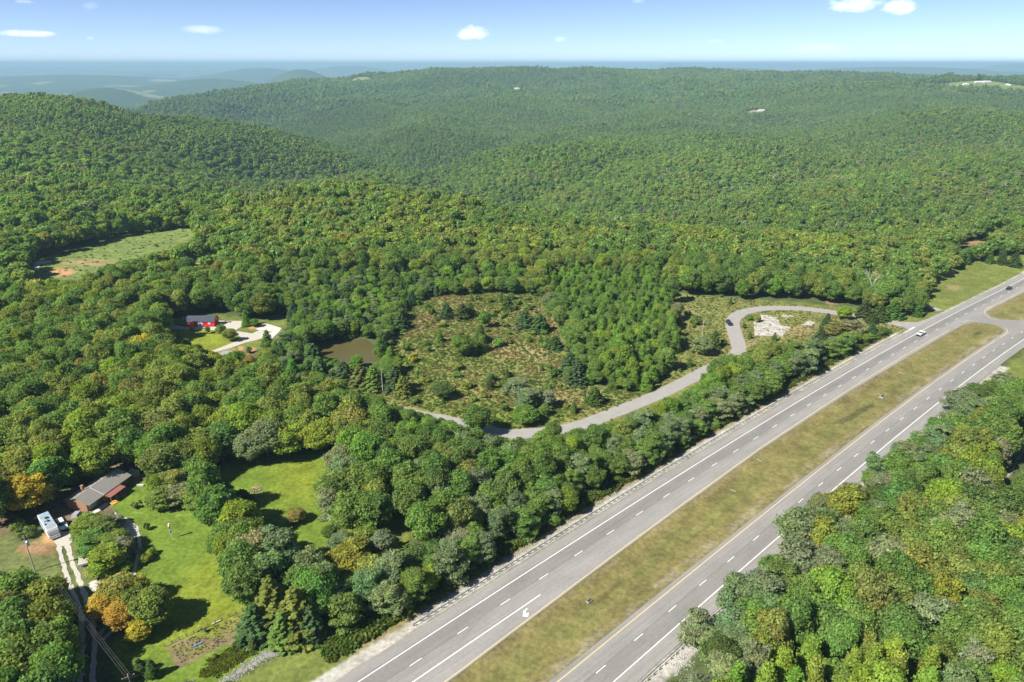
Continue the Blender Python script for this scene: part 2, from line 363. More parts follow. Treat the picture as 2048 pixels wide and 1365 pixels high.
# ------------------------------------------------------------------ traced outlines (photo pixels, full size)
LAWN_A = [(265, 968), (300, 958), (330, 1000), (432, 945), (470, 903), (560, 905), (668, 900), (672, 980), (660, 1060), (665, 1125), (600, 1135), (560, 1180), (520, 1230), (530, 1262), (600, 1290), (480, 1345), (430, 1375), (235, 1375), (225, 1270), (200, 1255), (215, 1180), (275, 1110), (272, 1070), (240, 1035), (225, 1005)]
YARD_L = [(-200, 1040), (-40, 1050), (60, 1080), (110, 1075), (130, 1140), (165, 1250), (160, 1300), (60, 1230), (-40, 1190), (-200, 1170)]
LAWN_MID = [(120, 1070), (215, 1050), (265, 1080), (262, 1140), (205, 1230), (180, 1245), (150, 1160)]
LAWN_C = [(672, 1075), (700, 1050), (800, 1035), (815, 1050), (815, 1110), (760, 1125), (690, 1125)]
GARDEN = [(329, 1294), (356, 1334), (520, 1262), (485, 1222)]
ROADSIDE = [(440, 1385), (600, 1282), (700, 1255), (830, 1232), (840, 1240), (740, 1310), (655, 1375)]
MEADOW = [(850, 590), (960, 578), (1085, 590), (1135, 700), (1125, 760), (1200, 775), (1310, 790), (1400, 735), (1460, 700), (1470, 720), (1400, 760), (1300, 800), (1215, 850), (1110, 878), (1000, 884), (930, 860), (800, 820), (660, 778), (660, 760), (760, 765), (790, 770), (810, 730), (765, 705), (790, 660), (810, 610)]
MEADOW_R = [(1330, 585), (1500, 598), (1640, 615), (1800, 640), (1835, 655), (1800, 680), (1700, 680), (1560, 700), (1480, 725), (1430, 745), (1290, 795), (1310, 765), (1345, 720), (1365, 680), (1350, 640)]
GRASS_UR = [(1835, 612), (1850, 585), (1865, 562), (1925, 532), (1960, 528), (2100, 500), (2300, 420), (2300, 440), (1905, 622)]
GRASS_TRI = [(1775, 640), (1835, 612), (1895, 618), (1840, 648)]
GRASS_R = [(1990, 745), (2048, 700), (2300, 560), (2300, 760), (2048, 850), (1985, 950), (2000, 985), (1960, 975), (1990, 900), (2040, 800), (2010, 760)]
FIELD_L = [(50, 556), (62, 522), (160, 505), (230, 478), (300, 460), (350, 452), (392, 458), (400, 475), (350, 498), (290, 515), (225, 534), (150, 562), (100, 560)]
FIELD_L2 = [(265, 545), (340, 524), (400, 512), (450, 511), (440, 528), (340, 543), (285, 552)]
DIRT_UR = [(1912, 503), (1945, 478), (1955, 462), (1992, 466), (1995, 480), (1975, 492), (1935, 500)]
BARN_LAWN = [(318, 658), (440, 655), (478, 668), (495, 680), (462, 697), (400, 705), (340, 680)]
BARN_GR2 = [(435, 630), (500, 640), (560, 625), (600, 615), (590, 660), (550, 690), (470, 715), (430, 705), (500, 675)]
BARN_GR3 = [(290, 640), (372, 636), (372, 655), (300, 658)]
OPEN_A = [(118, 868), (150, 866), (165, 925), (130, 940)]
HOUSEYARD = [(60, 1000), (130, 985), (190, 920), (250, 905), (300, 930), (290, 965), (240, 1010), (150, 1060), (80, 1050)]
MED2 = [(1974, 623), (1982, 634), (2003, 639.7), (2048, 641), (2200, 640), (2400, 480), (2200, 500), (2048, 583), (2008, 603)]

COV = {'floor': (.075, .100, .036), 'lawn': (.125, .190, .026), 'lawn2': (.175, .210, .024), 'yard': (.14, .165, .055), 'median': (.178, .158, .058), 'medgreen': (.140, .160, .046),
       'meadow': (.180, .190, .060), 'road_grass': (.14, .168, .040), 'dirt': (.30, .19, .10), 'clay': (.45, .25, .12), 'gravel': (.42, .40, .36), 'brown': (.17, .13, .08), 'field': (.15, .20, .055), 'green_weeds': (.15, .19, .045), 'golden': (.24, .23, .05),
       'straw': (.27, .22, .10), 'shoulder': (.27, .24, .19)}
def ellipse(u, v, ru, rv, n=14): return [(u+ru*math.cos(2*math.pi*i/n), v+rv*math.sin(2*math.pi*i/n)) for i in range(n)]
# (outline, colour, soft edge m, noise m)
COVERS = [(MEADOW, 'meadow', 2, 3), (MEADOW_R, 'meadow', 2, 3), (FIELD_L, 'field', 2, 3), (FIELD_L2, 'straw', 2, 2), (GRASS_UR, 'road_grass', 1.5, 2), (GRASS_TRI, 'road_grass', 1, 1), (GRASS_R, 'road_grass', 1.5, 2),
          (DIRT_UR, 'dirt', 3, 3), (OPEN_A, 'brown', 1.5, 1.5), (HOUSEYARD, 'brown', 2, 2.5), (YARD_L, 'yard', 1.5, 2), (LAWN_A, 'lawn', .8, 1.0), (LAWN_MID, 'yard', 1, 1), (LAWN_C, 'lawn2', 1, 1.5), (ROADSIDE, 'road_grass', .8, 1),
          (BARN_LAWN, 'lawn2', .6, .6), (BARN_GR2, 'road_grass', 1, 1.5), (BARN_GR3, 'yard', 1, 1), (GARDEN, 'brown', .4, .6),
          (ellipse(430, 1200, 70, 70), 'lawn2', 8, 4), (ellipse(350, 1230, 60, 50), 'lawn2', 8, 4), (ellipse(600, 960, 40, 40), 'lawn2', 8, 4),
          (ellipse(700, 780, 35, 5), 'golden', 1, 2), (ellipse(800, 815, 120, 8), 'golden', 2, 4), (ellipse(930, 830, 120, 18), 'road_grass', 5, 6), (ellipse(1050, 830, 90, 16), 'lawn2', 4, 6), (ellipse(840, 740, 60, 30), 'green_weeds', 6, 9), (ellipse(950, 820, 190, 24), 'green_weeds', 6, 9),
          (ellipse(1108, 640, 4, 26), 'dirt', .8, .8), (ellipse(1040, 700, 60, 20), 'straw', 5, 8), (ellipse(870, 640, 40, 12), 'straw', 5, 8), (ellipse(1120, 790, 60, 12), 'straw', 6, 8),
          (ellipse(1370, 620, 22, 10), 'straw', 3, 4), (ellipse(1350, 610, 8, 6), 'dirt', 2, 3), (ellipse(1000, 625, 60, 14), 'straw', 6, 8),
          (ellipse(488, 716, 26, 18), 'brown', 2, 3), (ellipse(481, 697, 7, 5), 'clay', .6, 1), (ellipse(505, 700, 8, 5), 'clay', .6, 1), (ellipse(546, 702, 3, 10), 'clay', .5, .8), (ellipse(505, 655, 9, 4), 'clay', .5, .6),
          (ellipse(125, 545, 24, 8), 'clay', 2, 3), (ellipse(180, 527, 60, 8), 'straw', 3, 3), (ellipse(605, 640, 12, 8), 'straw', 1, 1.5),
          (ellipse(1900, 548, 8, 3), 'clay', 1, 1), (ellipse(1875, 560, 12, 8), 'straw', 3, 2), (ellipse(1905, 575, 14, 5), 'straw', 3, 2),
          (ellipse(1970, 478, 12, 6), 'dirt', 3, 4), (ellipse(1662, 607, 11, 6), 'dirt', 1.2, 2.2), (ellipse(1500, 690, 20, 14), 'straw', 2, 2), (ellipse(1600, 662, 40, 10), 'straw', 2, 2),
          (ellipse(75, 1098, 38, 14), 'dirt', 1.2, 1.5), (ellipse(105, 1075, 18, 14), 'clay', 1, 1), (ellipse(10, 1040, 26, 30), 'brown', 2, 2), (ellipse(172, 1130, 8, 20), 'straw', .6, .8),
          (ellipse(415, 1283, 70, 5), 'brown', .3, .5), (ellipse(140, 905, 14, 10), 'straw', 1.2, 1.2), (ellipse(143, 935, 14, 8), 'straw', 1, 1), (ellipse(270, 955, 14, 7), 'dirt', .8, .6),
          (ellipse(740, 1090, 60, 12), 'straw', 1.5, 1.5), (ellipse(800, 1060, 12, 22), 'yard', 1.5, 1.5), (ellipse(2020, 1000, 40, 20), 'road_grass', 2, 2)]

def cover_color(x, y):
    col = np.tile(np.array(COV['floor']), (len(x), 1)); D = np.hypot(x, y)
    n1 = vnoise(x, y, 3.0, 21, 2)-.5; n2 = vnoise(x, y, 12, 31, 2)-.5
    for poly, name, soft, nse in COVERS:
        Pw = PP(poly); a = np.array(Pw); mn = a.min(0)-6; mx = a.max(0)+6
        sel = (x > mn[0]) & (x < mx[0]) & (y > mn[1]) & (y < mx[1])
        if not sel.any(): continue
        d = sdist(x[sel], y[sel], Pw) + nse*1.6*n1[sel] + nse*1.4*n2[sel]
        wgt = (1-sstep(d, -soft, soft))[:, None]; col[sel] = col[sel]*(1-wgt)+np.array(COV[name])*wgt
    rw = np.array([(p.x, p.y) for p in ROADW])[::2]; nr_ = D < 560; i_ = np.where(nr_)[0]
    dmin = np.full(len(i_), 1e9)
    for q in rw[:210]: dmin = np.minimum(dmin, np.hypot(x[i_]-q[0], y[i_]-q[1]))
    ww_ = np.zeros(len(x)); ww_[i_] = 1-sstep(dmin+4*n2[i_], 8, 13); w0 = (ww_*(np.abs(col-np.array(COV['floor'])).sum(1) < .03))[:, None]; col = col*(1-w0)+np.array(COV['road_grass'])*w0
    dv = np.full(len(x), 99.0); dv[i_] = dmin; w1 = ((1-sstep(dv+1.2*n1, 3.4, 4.6))*.6)[:, None]; col = col*(1-w1)+np.array(COV['straw'])*w1
    # highway corridor: median grass, verges and gravel shoulders
    near = D < 900; S, T = hw_t(x, y)
    ta, tb = TA(S), TB(S)
    def blend(mask_w, c):
        nonlocal col
        ww = np.clip(mask_w, 0, 1)[:, None]; col = col*(1-ww)+np.array(c)*ww
    rng = near & (S > -150) & (S < 900)
    ain, bin_ = A_in(S), B_in(S)
    med = rng*(1-sstep(T, ain-.1, ain+.4))*sstep(T, bin_-.4, bin_+.1)
    blend(med, COV['median'])
    mid = (T-bin_)/np.maximum(ain-bin_, .1)
    nn = vnoise(S/6, T, 1.6, 41, 3)
    blend(med*(1-sstep(abs(mid-.48), .10, .34))*sstep(nn, .32, .6)*.55, COV['medgreen'])
    blend(med*(1-sstep(abs(mid-.42), .0, .05))*sstep(vnoise(S/25, T/8, 1.5, 61, 2), .45, .6)*.7, (.11, .12, .035))
    blend(med*(1-sstep(abs(mid-.10), .03, .12))*sstep(vnoise(S/3, T, 1.3, 43, 3), .35, .65)*.6, (.27, .24, .175))
    blend(med*(1-sstep(abs(mid-.93), .02, .09))*sstep(vnoise(S/3, T, 1.3, 47, 3), .3, .65)*.55, (.22, .175, .10))
    so = rng*(1-sstep(abs(T-(ta+8.6)), 0.9, 1.9))*(S < 318)*(S > 30); blend(so*.9, COV['gravel'])
    gg = rng*(1-sstep(abs(T-(ta+12.2)+n1*2), 1.2, 3.2))*(S < 310)*(S > 45); blend(gg*.85, (.15, .19, .045))
    rd = rng*(1-sstep(abs(T-(ta+10.6)+n1), .2, .9))*(S < 312)*(S > 45); blend(rd*.6, (.28, .17, .11))
    sb = rng*(1-sstep(abs(T-(tb-8.6)), 1.0, 2.4))*(S < 312)*(S > -20); blend(sb*.9, COV['gravel'])
    sh = rng*(1-sstep(abs(T-(ta+7.6)), .3, 1.0))*(S >= 318); blend(sh*.8, COV['gravel'])
    dk = PP([(1670, 842), (1700, 826), (1748, 803), (1750, 808), (1705, 838), (1685, 846)]); blend(rng*(1-sstep(sdist(x, y, dk)+n1*1.5, -.3, .8))*.75, (.07, .065, .03))
    dk = PP([(1188, 1203), (1236, 1162), (1240, 1166), (1196, 1206)]); blend(rng*(1-sstep(sdist(x, y, dk)+n1, -.2, .6))*.7, (.11, .075, .03))
    dk = PP([(1948, 668), (1962, 662), (1964, 665), (1950, 672)]); blend(rng*(1-sstep(sdist(x, y, dk)+n1, -.2, .8))*.75, (.08, .07, .03))
    # gravel shoulder by the bottom edge of the westbound road
    gs = PP([(640, 1378), (700, 1335), (755, 1297), (790, 1268), (835, 1240), (850, 1245), (800, 1280), (700, 1345), (660, 1378)]); blend(near*(1-sstep(sdist(x, y, gs)+n1*1.2, -.3, .7))*.9, (.42, .39, .34))
    # far country: valleys with pale fields
    far = D > 5500; fx = x[far]; fy = y[far]
    fcol = np.array((.043, .075, .030))*(.75+.5*vnoise(fx, fy, 260, 71, 4))[:, None]
    fw = sstep(vnoise(fx, fy/1.4, 520, 77, 3), .63, .70)*(vnoise(fx, fy, 3500, 79, 2) > .47)
    fcol = fcol*(1-fw[:, None]*.85)+np.array((.26, .27, .13))*fw[:, None]*.85
    col[far] = fcol
    # clearings of the distant farms
    for (u, v, Dd, ru, rr, c) in FARMS:
        d = ray(u, v); t0 = math.atan2(d.x, d.y); th = np.arctan2(x, y)
        e = ((th-t0)*Dd/ru)**2+((D-Dd)/rr)**2
        blend((1-sstep(e, .7, 1.3)), c)
    return col
FARMS = [(1950, 177, 3080, 120, 42, (.17, .21, .07)), (2020, 178, 3060, 60, 30, (.15, .19, .06)), (1032, 170, 3560, 38, 40, (.30, .24, .12)), (1197, 177, 3300, 30, 40, (.20, .24, .09)),
         (1518, 200, 2620, 40, 32, (.30, .26, .17)), (720, 157, 4150, 60, 60, (.20, .23, .09)), (945, 149, 4150, 25, 40, (.3, .3, .2))]

# ------------------------------------------------------------------ the ground: one sheet in rings around the viewpoint's foot
def ground():
    az = np.concatenate([np.linspace(-180, -60, 40, endpoint=False), np.linspace(-60, -41, 60, endpoint=False), np.linspace(-41, 41, 800, endpoint=False), np.linspace(41, 60, 60, endpoint=False), np.linspace(60, 180, 40, endpoint=False)])
    r = [4.0]
    while r[-1] < 75: r.append(r[-1]*1.12)
    while r[-1] < 560: r.append(r[-1]*1.0058)
    while r[-1] < 92000: r.append(r[-1]*1.0125)
    r = np.array(r); A, Rr = np.meshgrid(np.radians(az), r)
    x = (Rr*np.sin(A)).ravel(); y = (Rr*np.cos(A)).ravel(); z = terrain(x, y)
    # pond basin
    pd = sdist(x, y, POND); z = z-1.0*(1-sstep(pd, -1.5, .3))
    # shallow drainage swale in the median
    S, T = hw_t(x, y); mid = (T-B_in(S))/np.maximum(A_in(S)-B_in(S), .1)
    z = z-.55*np.clip(1-(abs(mid-.5)/.46)**2, 0, 1)*(abs(mid-.5) < .46)*(S > 0)*(1-sstep(S, 285, 315))
    z = z-.04*(1-sstep(np.hypot(x, y), 600, 700))
    na = len(az); nr = len(r)
    i = np.arange(nr-1)[:, None]*na; j = np.arange(na)[None]; jn = (j+1) % na
    F = np.stack([i+j, i+jn, i+na+jn, i+na+j], -1).reshape(-1, 4)
    V = np.stack([x, y, z], 1)
    me = np_mesh('ground', V, F, cover_mat('land_cover', bump=.12), smooth=True)
    if me.polygons[len(F)//2].normal.z < 0: me.flip_normals()

    vcol(me, 'cover', cover_color(x, y))
    o = bpy.data.objects.new('ground', me); C.objects.link(o)
    tag(o, 'grassy and wooded ground rolling to the horizon', 'ground', kind='structure')
POND = PP([(628, 690), (650, 683), (690, 678), (735, 678), (752, 690), (775, 716), (735, 726), (690, 730), (645, 716)])
ground()

# ------------------------------------------------------------------ sheets
def sheet(name, poly, z, m, label, cat, kind='structure', parent=None):
    from mathutils.geometry import tessellate_polygon
    V = [(a, b, z+tz(a, b)) for a, b in poly]; F = []
    for t in tessellate_polygon([[Vector((a, b, 0)) for a, b in poly]]):
        p, q, r_ = (V[i] for i in t); cr_ = (q[0]-p[0])*(r_[1]-p[1])-(q[1]-p[1])*(r_[0]-p[0])
        if abs(cr_) > 1e-6: F.append(tuple(t) if cr_ > 0 else tuple(t)[::-1])
    me = bpy.data.meshes.new(name); me.from_pydata(V, [], F); me.materials.append(m)
    o = bpy.data.objects.new(name, me); C.objects.link(o); tag(o, label, cat, kind=kind)
    if parent: o.parent = parent
    return o
def ribbon(name, line, wid, z, m, label=None, cat=None, kind='structure', jit=0.0, cov=None, cols=2):
    """strip of constant or varying width following a world polyline, draped on the ground"""
    n = len(line); V = []; F = []
    for i, p in enumerate(line):
        d = (line[min(i+1, n-1)]-line[max(i-1, 0)]).normalized(); nn = Vector((-d.y, d.x)); w_ = (wid(i/(n-1)) if callable(wid) else wid)/2
        for k in range(cols):
            s = -1+2*k/(cols-1); jj = random.uniform(-jit, jit) if k in (0, cols-1) else 0
            q = p+nn*(s*w_+jj); V.append((q.x, q.y, z))
    V = np.array(V); V[:, 2] = terrain(V[:, 0], V[:, 1])+z
    for i in range(n-1):
        for k in range(cols-1): a = i*cols+k; F.append((a, a+cols, a+cols+1, a+1))
    F = np.array(F)
    me = np_mesh(name, V, F, m)
    if me.polygons[0].normal.z < 0: me.flip_normals()
    o = bpy.data.objects.new(name, me); C.objects.link(o)
    if label: tag(o, label, cat, kind=kind)
    return o
def asphalt_mat(name):
    m, t, b = newmat(name); b.inputs['Roughness'].default_value = .85; b.inputs['Specular IOR Level'].default_value = .2
    at = t.nodes.new('ShaderNodeAttribute'); at.attribute_name = 'cover'; c = at.outputs['Color']
    uv = t.nodes.new('ShaderNodeUVMap'); uv.uv_map = 'st'
    def nn(sc, stretch, det=4):
        mp = t.nodes.new('ShaderNodeMapping'); mp.inputs['Scale'].default_value = stretch; t.links.new(uv.outputs[0], mp.inputs[0])
        n = t.nodes.new('ShaderNodeTexNoise'); n.inputs['Scale'].default_value = sc; n.inputs['Detail'].default_value = det; t.links.new(mp.outputs[0], n.inputs[0]); return n.outputs[0]
    c = mul(t, c, remap(t, nn(1, (.03, 1.7, 1)), .3, .7, .91, 1.09))
    c = mul(t, c, remap(t, nn(1, (1.2, 1.2, 1), 6), .3, .7, .93, 1.07))
    c = mul(t, c, remap(t, nn(1, (.10, .22, 1), 3), .3, .7, .92, 1.08))
    t.links.new(c, b.inputs['Base Color']); return m
ASP = asphalt_mat('asphalt_highway')
def carriage(name, label, S0, S1, tfun, profile, z):
    """profile: list of (offset function or number, colour) from one edge to the other"""
    S = np.arange(S0, S1+.1, 4.0); k = len(profile); V = []; Cc = []; UV = []
    T0 = tfun(S)
    for off, c in profile:
        T = T0+(off(S) if callable(off) else off); x, y = wxy(S, T); V.append(np.stack([x, y, np.full_like(x, z)], 1)); Cc.append(np.tile(np.array((c*.78, c*.757, c*.71)), (len(S), 1))); UV.append(np.stack([S, T], 1))
    n = len(S); V = np.concatenate(V); Cc = np.concatenate(Cc); UV = np.concatenate(UV)
    dz = terrain(V[:, 0], V[:, 1]); V[:, 2] += dz
    F = []
    for j in range(k-1):
        i = np.arange(n-1); F.append(np.stack([j*n+i, j*n+i+1, (j+1)*n+i+1, (j+1)*n+i], 1))
    F = np.concatenate(F); me = np_mesh(name, V, F, ASP); vcol(me, 'cover', Cc)
    uvl = me.uv_layers.new(name='st'); uvl.data.foreach_set('uv', UV[F.ravel()].astype(np.float32).ravel())
    if me.polygons[0].normal.z < 0: me.flip_normals()
    o = bpy.data.objects.new(name, me); C.objects.link(o); return tag(o, label, 'road', kind='structure')
carriage('highway_far_carriageway', 'far carriageway of the pale divided highway, beyond the grass median', -30, 700, TA,
         [(lambda S: A_in(S)-TA(S), .33), (lambda S: -offY(S)+.3, .335), (lambda S: -offY(S)*.55, .345), (-.35, .32), (.0, .28), (.5, .27), (1.8, .255), (3.3, .27), (3.9, .31), (5.2, .335), (6.9, .33)], .030)
carriage('highway_near_carriageway', 'near carriageway of the pale divided highway, this side of the median', -60, 700, TB,
         [(4.9, .31), (3.9, .33), (2, .315), (.35, .325), (0, .27), (-.3, .29), (-1.8, .27), (-3.4, .28), (-3.8, .33), (-5.5, .335), (-6.8, .33)], .030)
# crossover between the carriageways
ZC = .024
me_c = sheet('median_crossover', PP([(1905, 662), (1921, 652), (1949, 645.5), (1976, 648), (1998, 653), (2009, 662), (2003, 671), (2030, 690), (2085, 656), (2130, 630), (2100, 640), (2048, 641), (2003, 639.7), (1982, 634), (1974, 625), (1984, 612), (2004, 603), (1990, 598), (1940, 628)]), ZC, mat('asphalt_crossover', (.235, .225, .21), .85, var=.07, scale=.5), 'paved opening through the median between the carriageways', 'road')
# side road
sr_m = mat('asphalt_side_road', (.30, .29, .27), .9, var=.09, scale=.35)
ribbon('side_road', ROADW, lambda t: 6.3 if t < .5 else (6.0 if t < .8 else 4.2), .014, sr_m, 'narrow pale side road looping round to the highway', 'road', jit=.18)
sheet('side_road_apron', PP([(1780, 642), (1812, 659), (1825, 662), (1900, 625), (1878, 628), (1850, 640), (1833, 645), (1800, 644)]), .020, sr_m, 'flared apron where the side road meets the highway', 'road')
ribbon('farm_track', smooth_line(PP([(1880, 622), (1862, 614), (1838, 609.5), (1815, 608)]), 4), lambda t: 3.4-t*1.0, .012, mat('track_gravel', (.33, .32, .29), .95, var=.15, scale=.6), 'thin paved track leading off the highway into the trees', 'path')

# ------------------------------------------------------------------ road markings
def stripe(name, runs, wdt, z, m, label):
    """runs: list of (S array, T array)"""
    V = []; F = []; o = 0
    for S, T in runs:
        x0, y0 = wxy(S, T-wdt/2); x1, y1 = wxy(S, T+wdt/2); n = len(S)
        q = np.stack([np.r_[x0, x1], np.r_[y0, y1]], 1); V.append(np.c_[q, np.full(2*n, z)+terrain(q[:, 0], q[:, 1])])
        i = np.arange(n-1); F.append(np.stack([i, i+1, n+i+1, n+i], 1)+o); o += 2*n
    me = np_mesh(name, np.concatenate(V), np.concatenate(F), m)
    if me.polygons[0].normal.z < 0: me.flip_normals()
    ob = bpy.data.objects.new(name, me); C.objects.link(ob); return tag(ob, label, 'road marking', kind='structure')
ZM = .036
Sx = np.arange(-30, 700, 6.0)
stripe('edge_line', [(Sx, TA(Sx)+3.72)], .20, ZM, M['paint_w'], 'white edge line along the outer side of the far carriageway')
Sy = np.arange(-30, 341, 5.0); Sy2 = np.arange(384, 700, 6.0)
stripe('yellow_line', [(Sy, TA(Sy)-offY(Sy)), (Sy2, TA(Sy2)-offY(Sy2))], .20, ZM, M['paint_y'], 'yellow line beside the median on the far carriageway')
S2 = np.arange(-60, 700, 6.0)
stripe('edge_line', [(S2, TB(S2)-3.66)], .20, ZM, M['paint_w'], 'white edge line along the outer side of the near carriageway')
Sb = np.arange(-60, 345, 5.0); Sb2 = np.arange(400, 700, 6.0)
stripe('yellow_line', [(Sb, TB(Sb)+3.75), (Sb2, TB(Sb2)+3.75)], .20, ZM, M['paint_y'], 'yellow line beside the median on the near carriageway')
for lab_, pts_ in (('yellow curve round the near tip of the median island', [(2000, 675.5), (2011, 669), (2015, 662), (2011, 656)]), ('short yellow curve at the upper side of the median opening', [(1926, 644.5), (1938, 641.5), (1955, 641)]), ('yellow curve round the tip of the farther median island', [(1992, 609), (1973, 619), (1969, 626), (1978, 635), (1992, 640)])):
    ribbon('yellow_line', smooth_line(PP(pts_), 6), .20, ZM, M['paint_y'], lab_, 'road marking')
def dash_positions(S, idx, lo, hi):
    c = np.polyfit(idx, S, 2); k = np.arange(lo, hi); return np.polyval(c, k), np.polyval(np.polyder(c), k)
da, sa = dash_positions(_aS, [0, 1, 2, 3, 4, 5, 6, 7, 8, 12, 15, 18, 21, 24, 28, 31], -6, 48)
L = 2.9
def runs(cs, tf): return [(np.array([c-L/2, c+L/2]), tf(np.array([c-L/2, c+L/2]))) for c in cs]
stripe('lane_dashes', runs(da, TA), .17, ZM, M['paint_w'], 'dashed white lane line on the far carriageway')
db, sb_ = dash_positions(_bS, [0, 1, 2, 3, 4, 5, 6, 7, 8, 9, 10, 13, 15, 17, 19, 21, 24], -6, 50)
stripe('lane_dashes', runs(db, TB), .17, ZM, M['paint_w'], 'dashed white lane line on the near carriageway')
tS, tT = st([(825, 1365), (900, 1314), (1082, 1189)]); ct = np.polyfit(tS, tT, 1); Ss = np.linspace(20, 85.0, 14)
stripe('turn_lane_line', [(Ss, np.polyval(ct, Ss))], .24, ZM, M['paint_w'], 'solid white line bounding the left-turn lane')
jm = mat('joint_sealant', (.14, .135, .125), .8, var=.3, scale=.4)
stripe('pavement_joint', [(Sx, TA(Sx)+.22+.03*np.sin(Sx*.9))], .09, .034, jm, 'dark sealed joint beside the lane line of the far carriageway')
stripe('pavement_joint', [(S2, TB(S2)+.24+.03*np.sin(S2*.7))], .10, .034, jm, 'dark sealed joint beside the lane line of the near carriageway')
stripe('pavement_joint', [(Sx, TA(Sx)+4.0+.05*np.sin(Sx*.5))], .06, .034, jm, 'dark seam between lane and shoulder on the far carriageway')
cr_ = random.Random(4); ckr = []
for _ in range(46):
    S_c = cr_.uniform(45, 420); tf_, lo, hi = ((TA, -3.3, 6.5) if cr_.random() < .5 else (TB, -6.4, 3.4)); t_a = cr_.uniform(lo, hi-1.5); Lc = cr_.uniform(1.5, 7)
    ss = np.linspace(0, 1, 8); ckr.append((S_c+ss*Lc*cr_.choice((1, .15)), tf_(np.full(8, S_c))+np.clip(t_a+ss*cr_.uniform(.3, 3.2)+np.array([cr_.uniform(-.12, .12) for _q in range(8)]), lo, hi)))
stripe('crack_seal', ckr, .07, .034, jm, 'thin dark sealed cracks scattered over the pavement')
sheet('stop_bar', PP([(1817.5, 659.5), (1820.5, 660.5), (1830, 655.6), (1827, 654.4)]), .028, M['paint_w'], 'white stop bar at the side road mouth', 'road marking')
# turn arrow, traced from the photo then laid on the pavement
ar = [(1053.7, 1217), (1048, 1221.5), (1045.8, 1226), (1047, 1230.5), (1044, 1233), (1056.2, 1234.2), (1057.2, 1225), (1053.3, 1228.5), (1051, 1225.5), (1051.5, 1222), (1055.6, 1218)]
sheet('turn_arrow', PP(ar), ZM, M['paint_w'], 'white curved left-turn arrow painted on the highway lane', 'road marking')
sheet('shoulder_patch', PP([(1118, 1187), (1500, 908), (1506, 911), (1470, 938), (1120, 1192)]), .018, mat('shoulder_edge', (.30, .27, .22), .95, var=.2, scale=1.5), 'gravelly edge of the median shoulder', 'road')

# ------------------------------------------------------------------ driveways, slabs, pond
G = M['gravel']
def blob(pts, n=4, j=1.0):
    o = []
    for i, a in enumerate(pts):
        b = pts[(i+1) % len(pts)]
        for k in range(n): t = k/n; o.append((a[0]*(1-t)+b[0]*t+random.uniform(-j, j)*1.3, a[1]*(1-t)+b[1]*t+random.uniform(-j, j)*.7))
    return o
def track(name, pts, wdt, label, jit=.2, m=None, z=.012): return ribbon(name, smooth_line(PP(pts), 7), wdt, z, m or G, label, 'driveway', jit=jit)
track('driveway_track', [(158, 1400), (163, 1330), (166, 1280), (162, 1233), (153, 1201), (134, 1153), (122, 1112), (116, 1085)], .95, 'left wheel track of the gravel driveway beside the oaks')
track('driveway_track', [(184, 1400), (187, 1330), (188, 1274), (182, 1233), (173, 1201), (156, 1153), (140, 1112), (133, 1080)], 1.05, 'right wheel track of the gravel driveway beside the oaks')
track('driveway_track', [(198, 1270), (222, 1240), (243, 1190), (251, 1140), (257, 1110), (260, 1085), (255, 1062), (238, 1038)], .9, 'inner wheel track of the looping gravel drive')
track('driveway_track', [(205, 1280), (238, 1246), (260, 1190), (269, 1142), (275, 1115), (279, 1087), (272, 1056), (250, 1036)], .9, 'outer wheel track of the looping gravel drive')
sheet('gravel_parking', PP(blob([(98, 1067), (118, 1062), (141, 1064), (144, 1082), (136, 1094), (118, 1092), (106, 1084)], 3, 1.2)), .008, G, 'gravel parking spot in front of the motorhome', 'driveway')
sheet('gravel_parking', PP(blob([(230, 1024), (244, 1036), (264, 1050), (274, 1068), (264, 1082), (250, 1066), (232, 1044)], 3, 1.2)), .007, G, 'gravel turning area by the brick house', 'driveway')
sheet('barn_drive', PP([(322, 655), (345, 650), (371, 654), (437, 654), (482, 654), (470, 662), (504, 667.5), (520, 660), (545, 670), (515, 680), (490, 686), (462, 696), (426, 706), (424, 702), (455, 690), (477, 680), (482, 674), (466, 667), (436, 661), (372, 659), (328, 659)]), .010, G, 'pale gravel drive running past the red barn', 'driveway')
sheet('gravel_parking', PP([(432, 641.5), (486, 642.5), (492, 650), (478, 656), (434, 655)]), .006, G, 'gravel pad to the right of the red barn', 'driveway')
sheet('concrete_pad', PP([(511, 659.5), (525, 648), (535, 648), (563, 656.5), (560, 662), (543, 679), (517, 672.5), (545, 664), (535, 663)]), .016, M['concrete'], 'pale concrete slab at the end of the barn drive', 'paving')
sheet('concrete_circle', PP(ellipse(193, 1172, 17, 11, 20)), .02, M['concrete'], 'round concrete slab beside the driveway', 'paving')
sheet('gravel_pad', PP([(66, 528), (76, 523), (102, 522.5), (104, 526), (80, 530), (78, 542), (70, 540)]), .03, G, 'pale gravel pad at the left field edge', 'driveway')
PG = globals().get('PG') or mat('patchy_gravel', (.40, .375, .33), .95, var=.42, scale=.45)
sheet('gravel_clearing', PP(blob([(1508.5, 645), (1522, 629), (1553, 634.5), (1561, 650), (1580, 655.6), (1564, 674), (1540, 671.5), (1511, 671.5)], 5, 1.6)), .012, PG, 'bare white gravel patch inside the road loop', 'gravel')
PG = globals().get('PG') or mat('patchy_gravel', (.40, .375, .33), .95, var=.42, scale=.45)
sheet('gravel_clearing', PP(blob([(1601, 651), (1619, 641), (1631, 646), (1622, 652)], 4, 1)), .012, PG, 'small white gravel patch beside the larger one', 'gravel')
PG = globals().get('PG') or mat('patchy_gravel', (.40, .375, .33), .95, var=.42, scale=.45)
sheet('gravel_clearing', PP(blob([(1560, 632), (1572, 628), (1590, 634), (1575, 636)], 3, .8)), .012, PG, 'thin white gravel streak by the road loop', 'gravel')
sheet('pond_water', POND, -.30, M['water'], 'small muddy olive pond among the trees', 'pond')

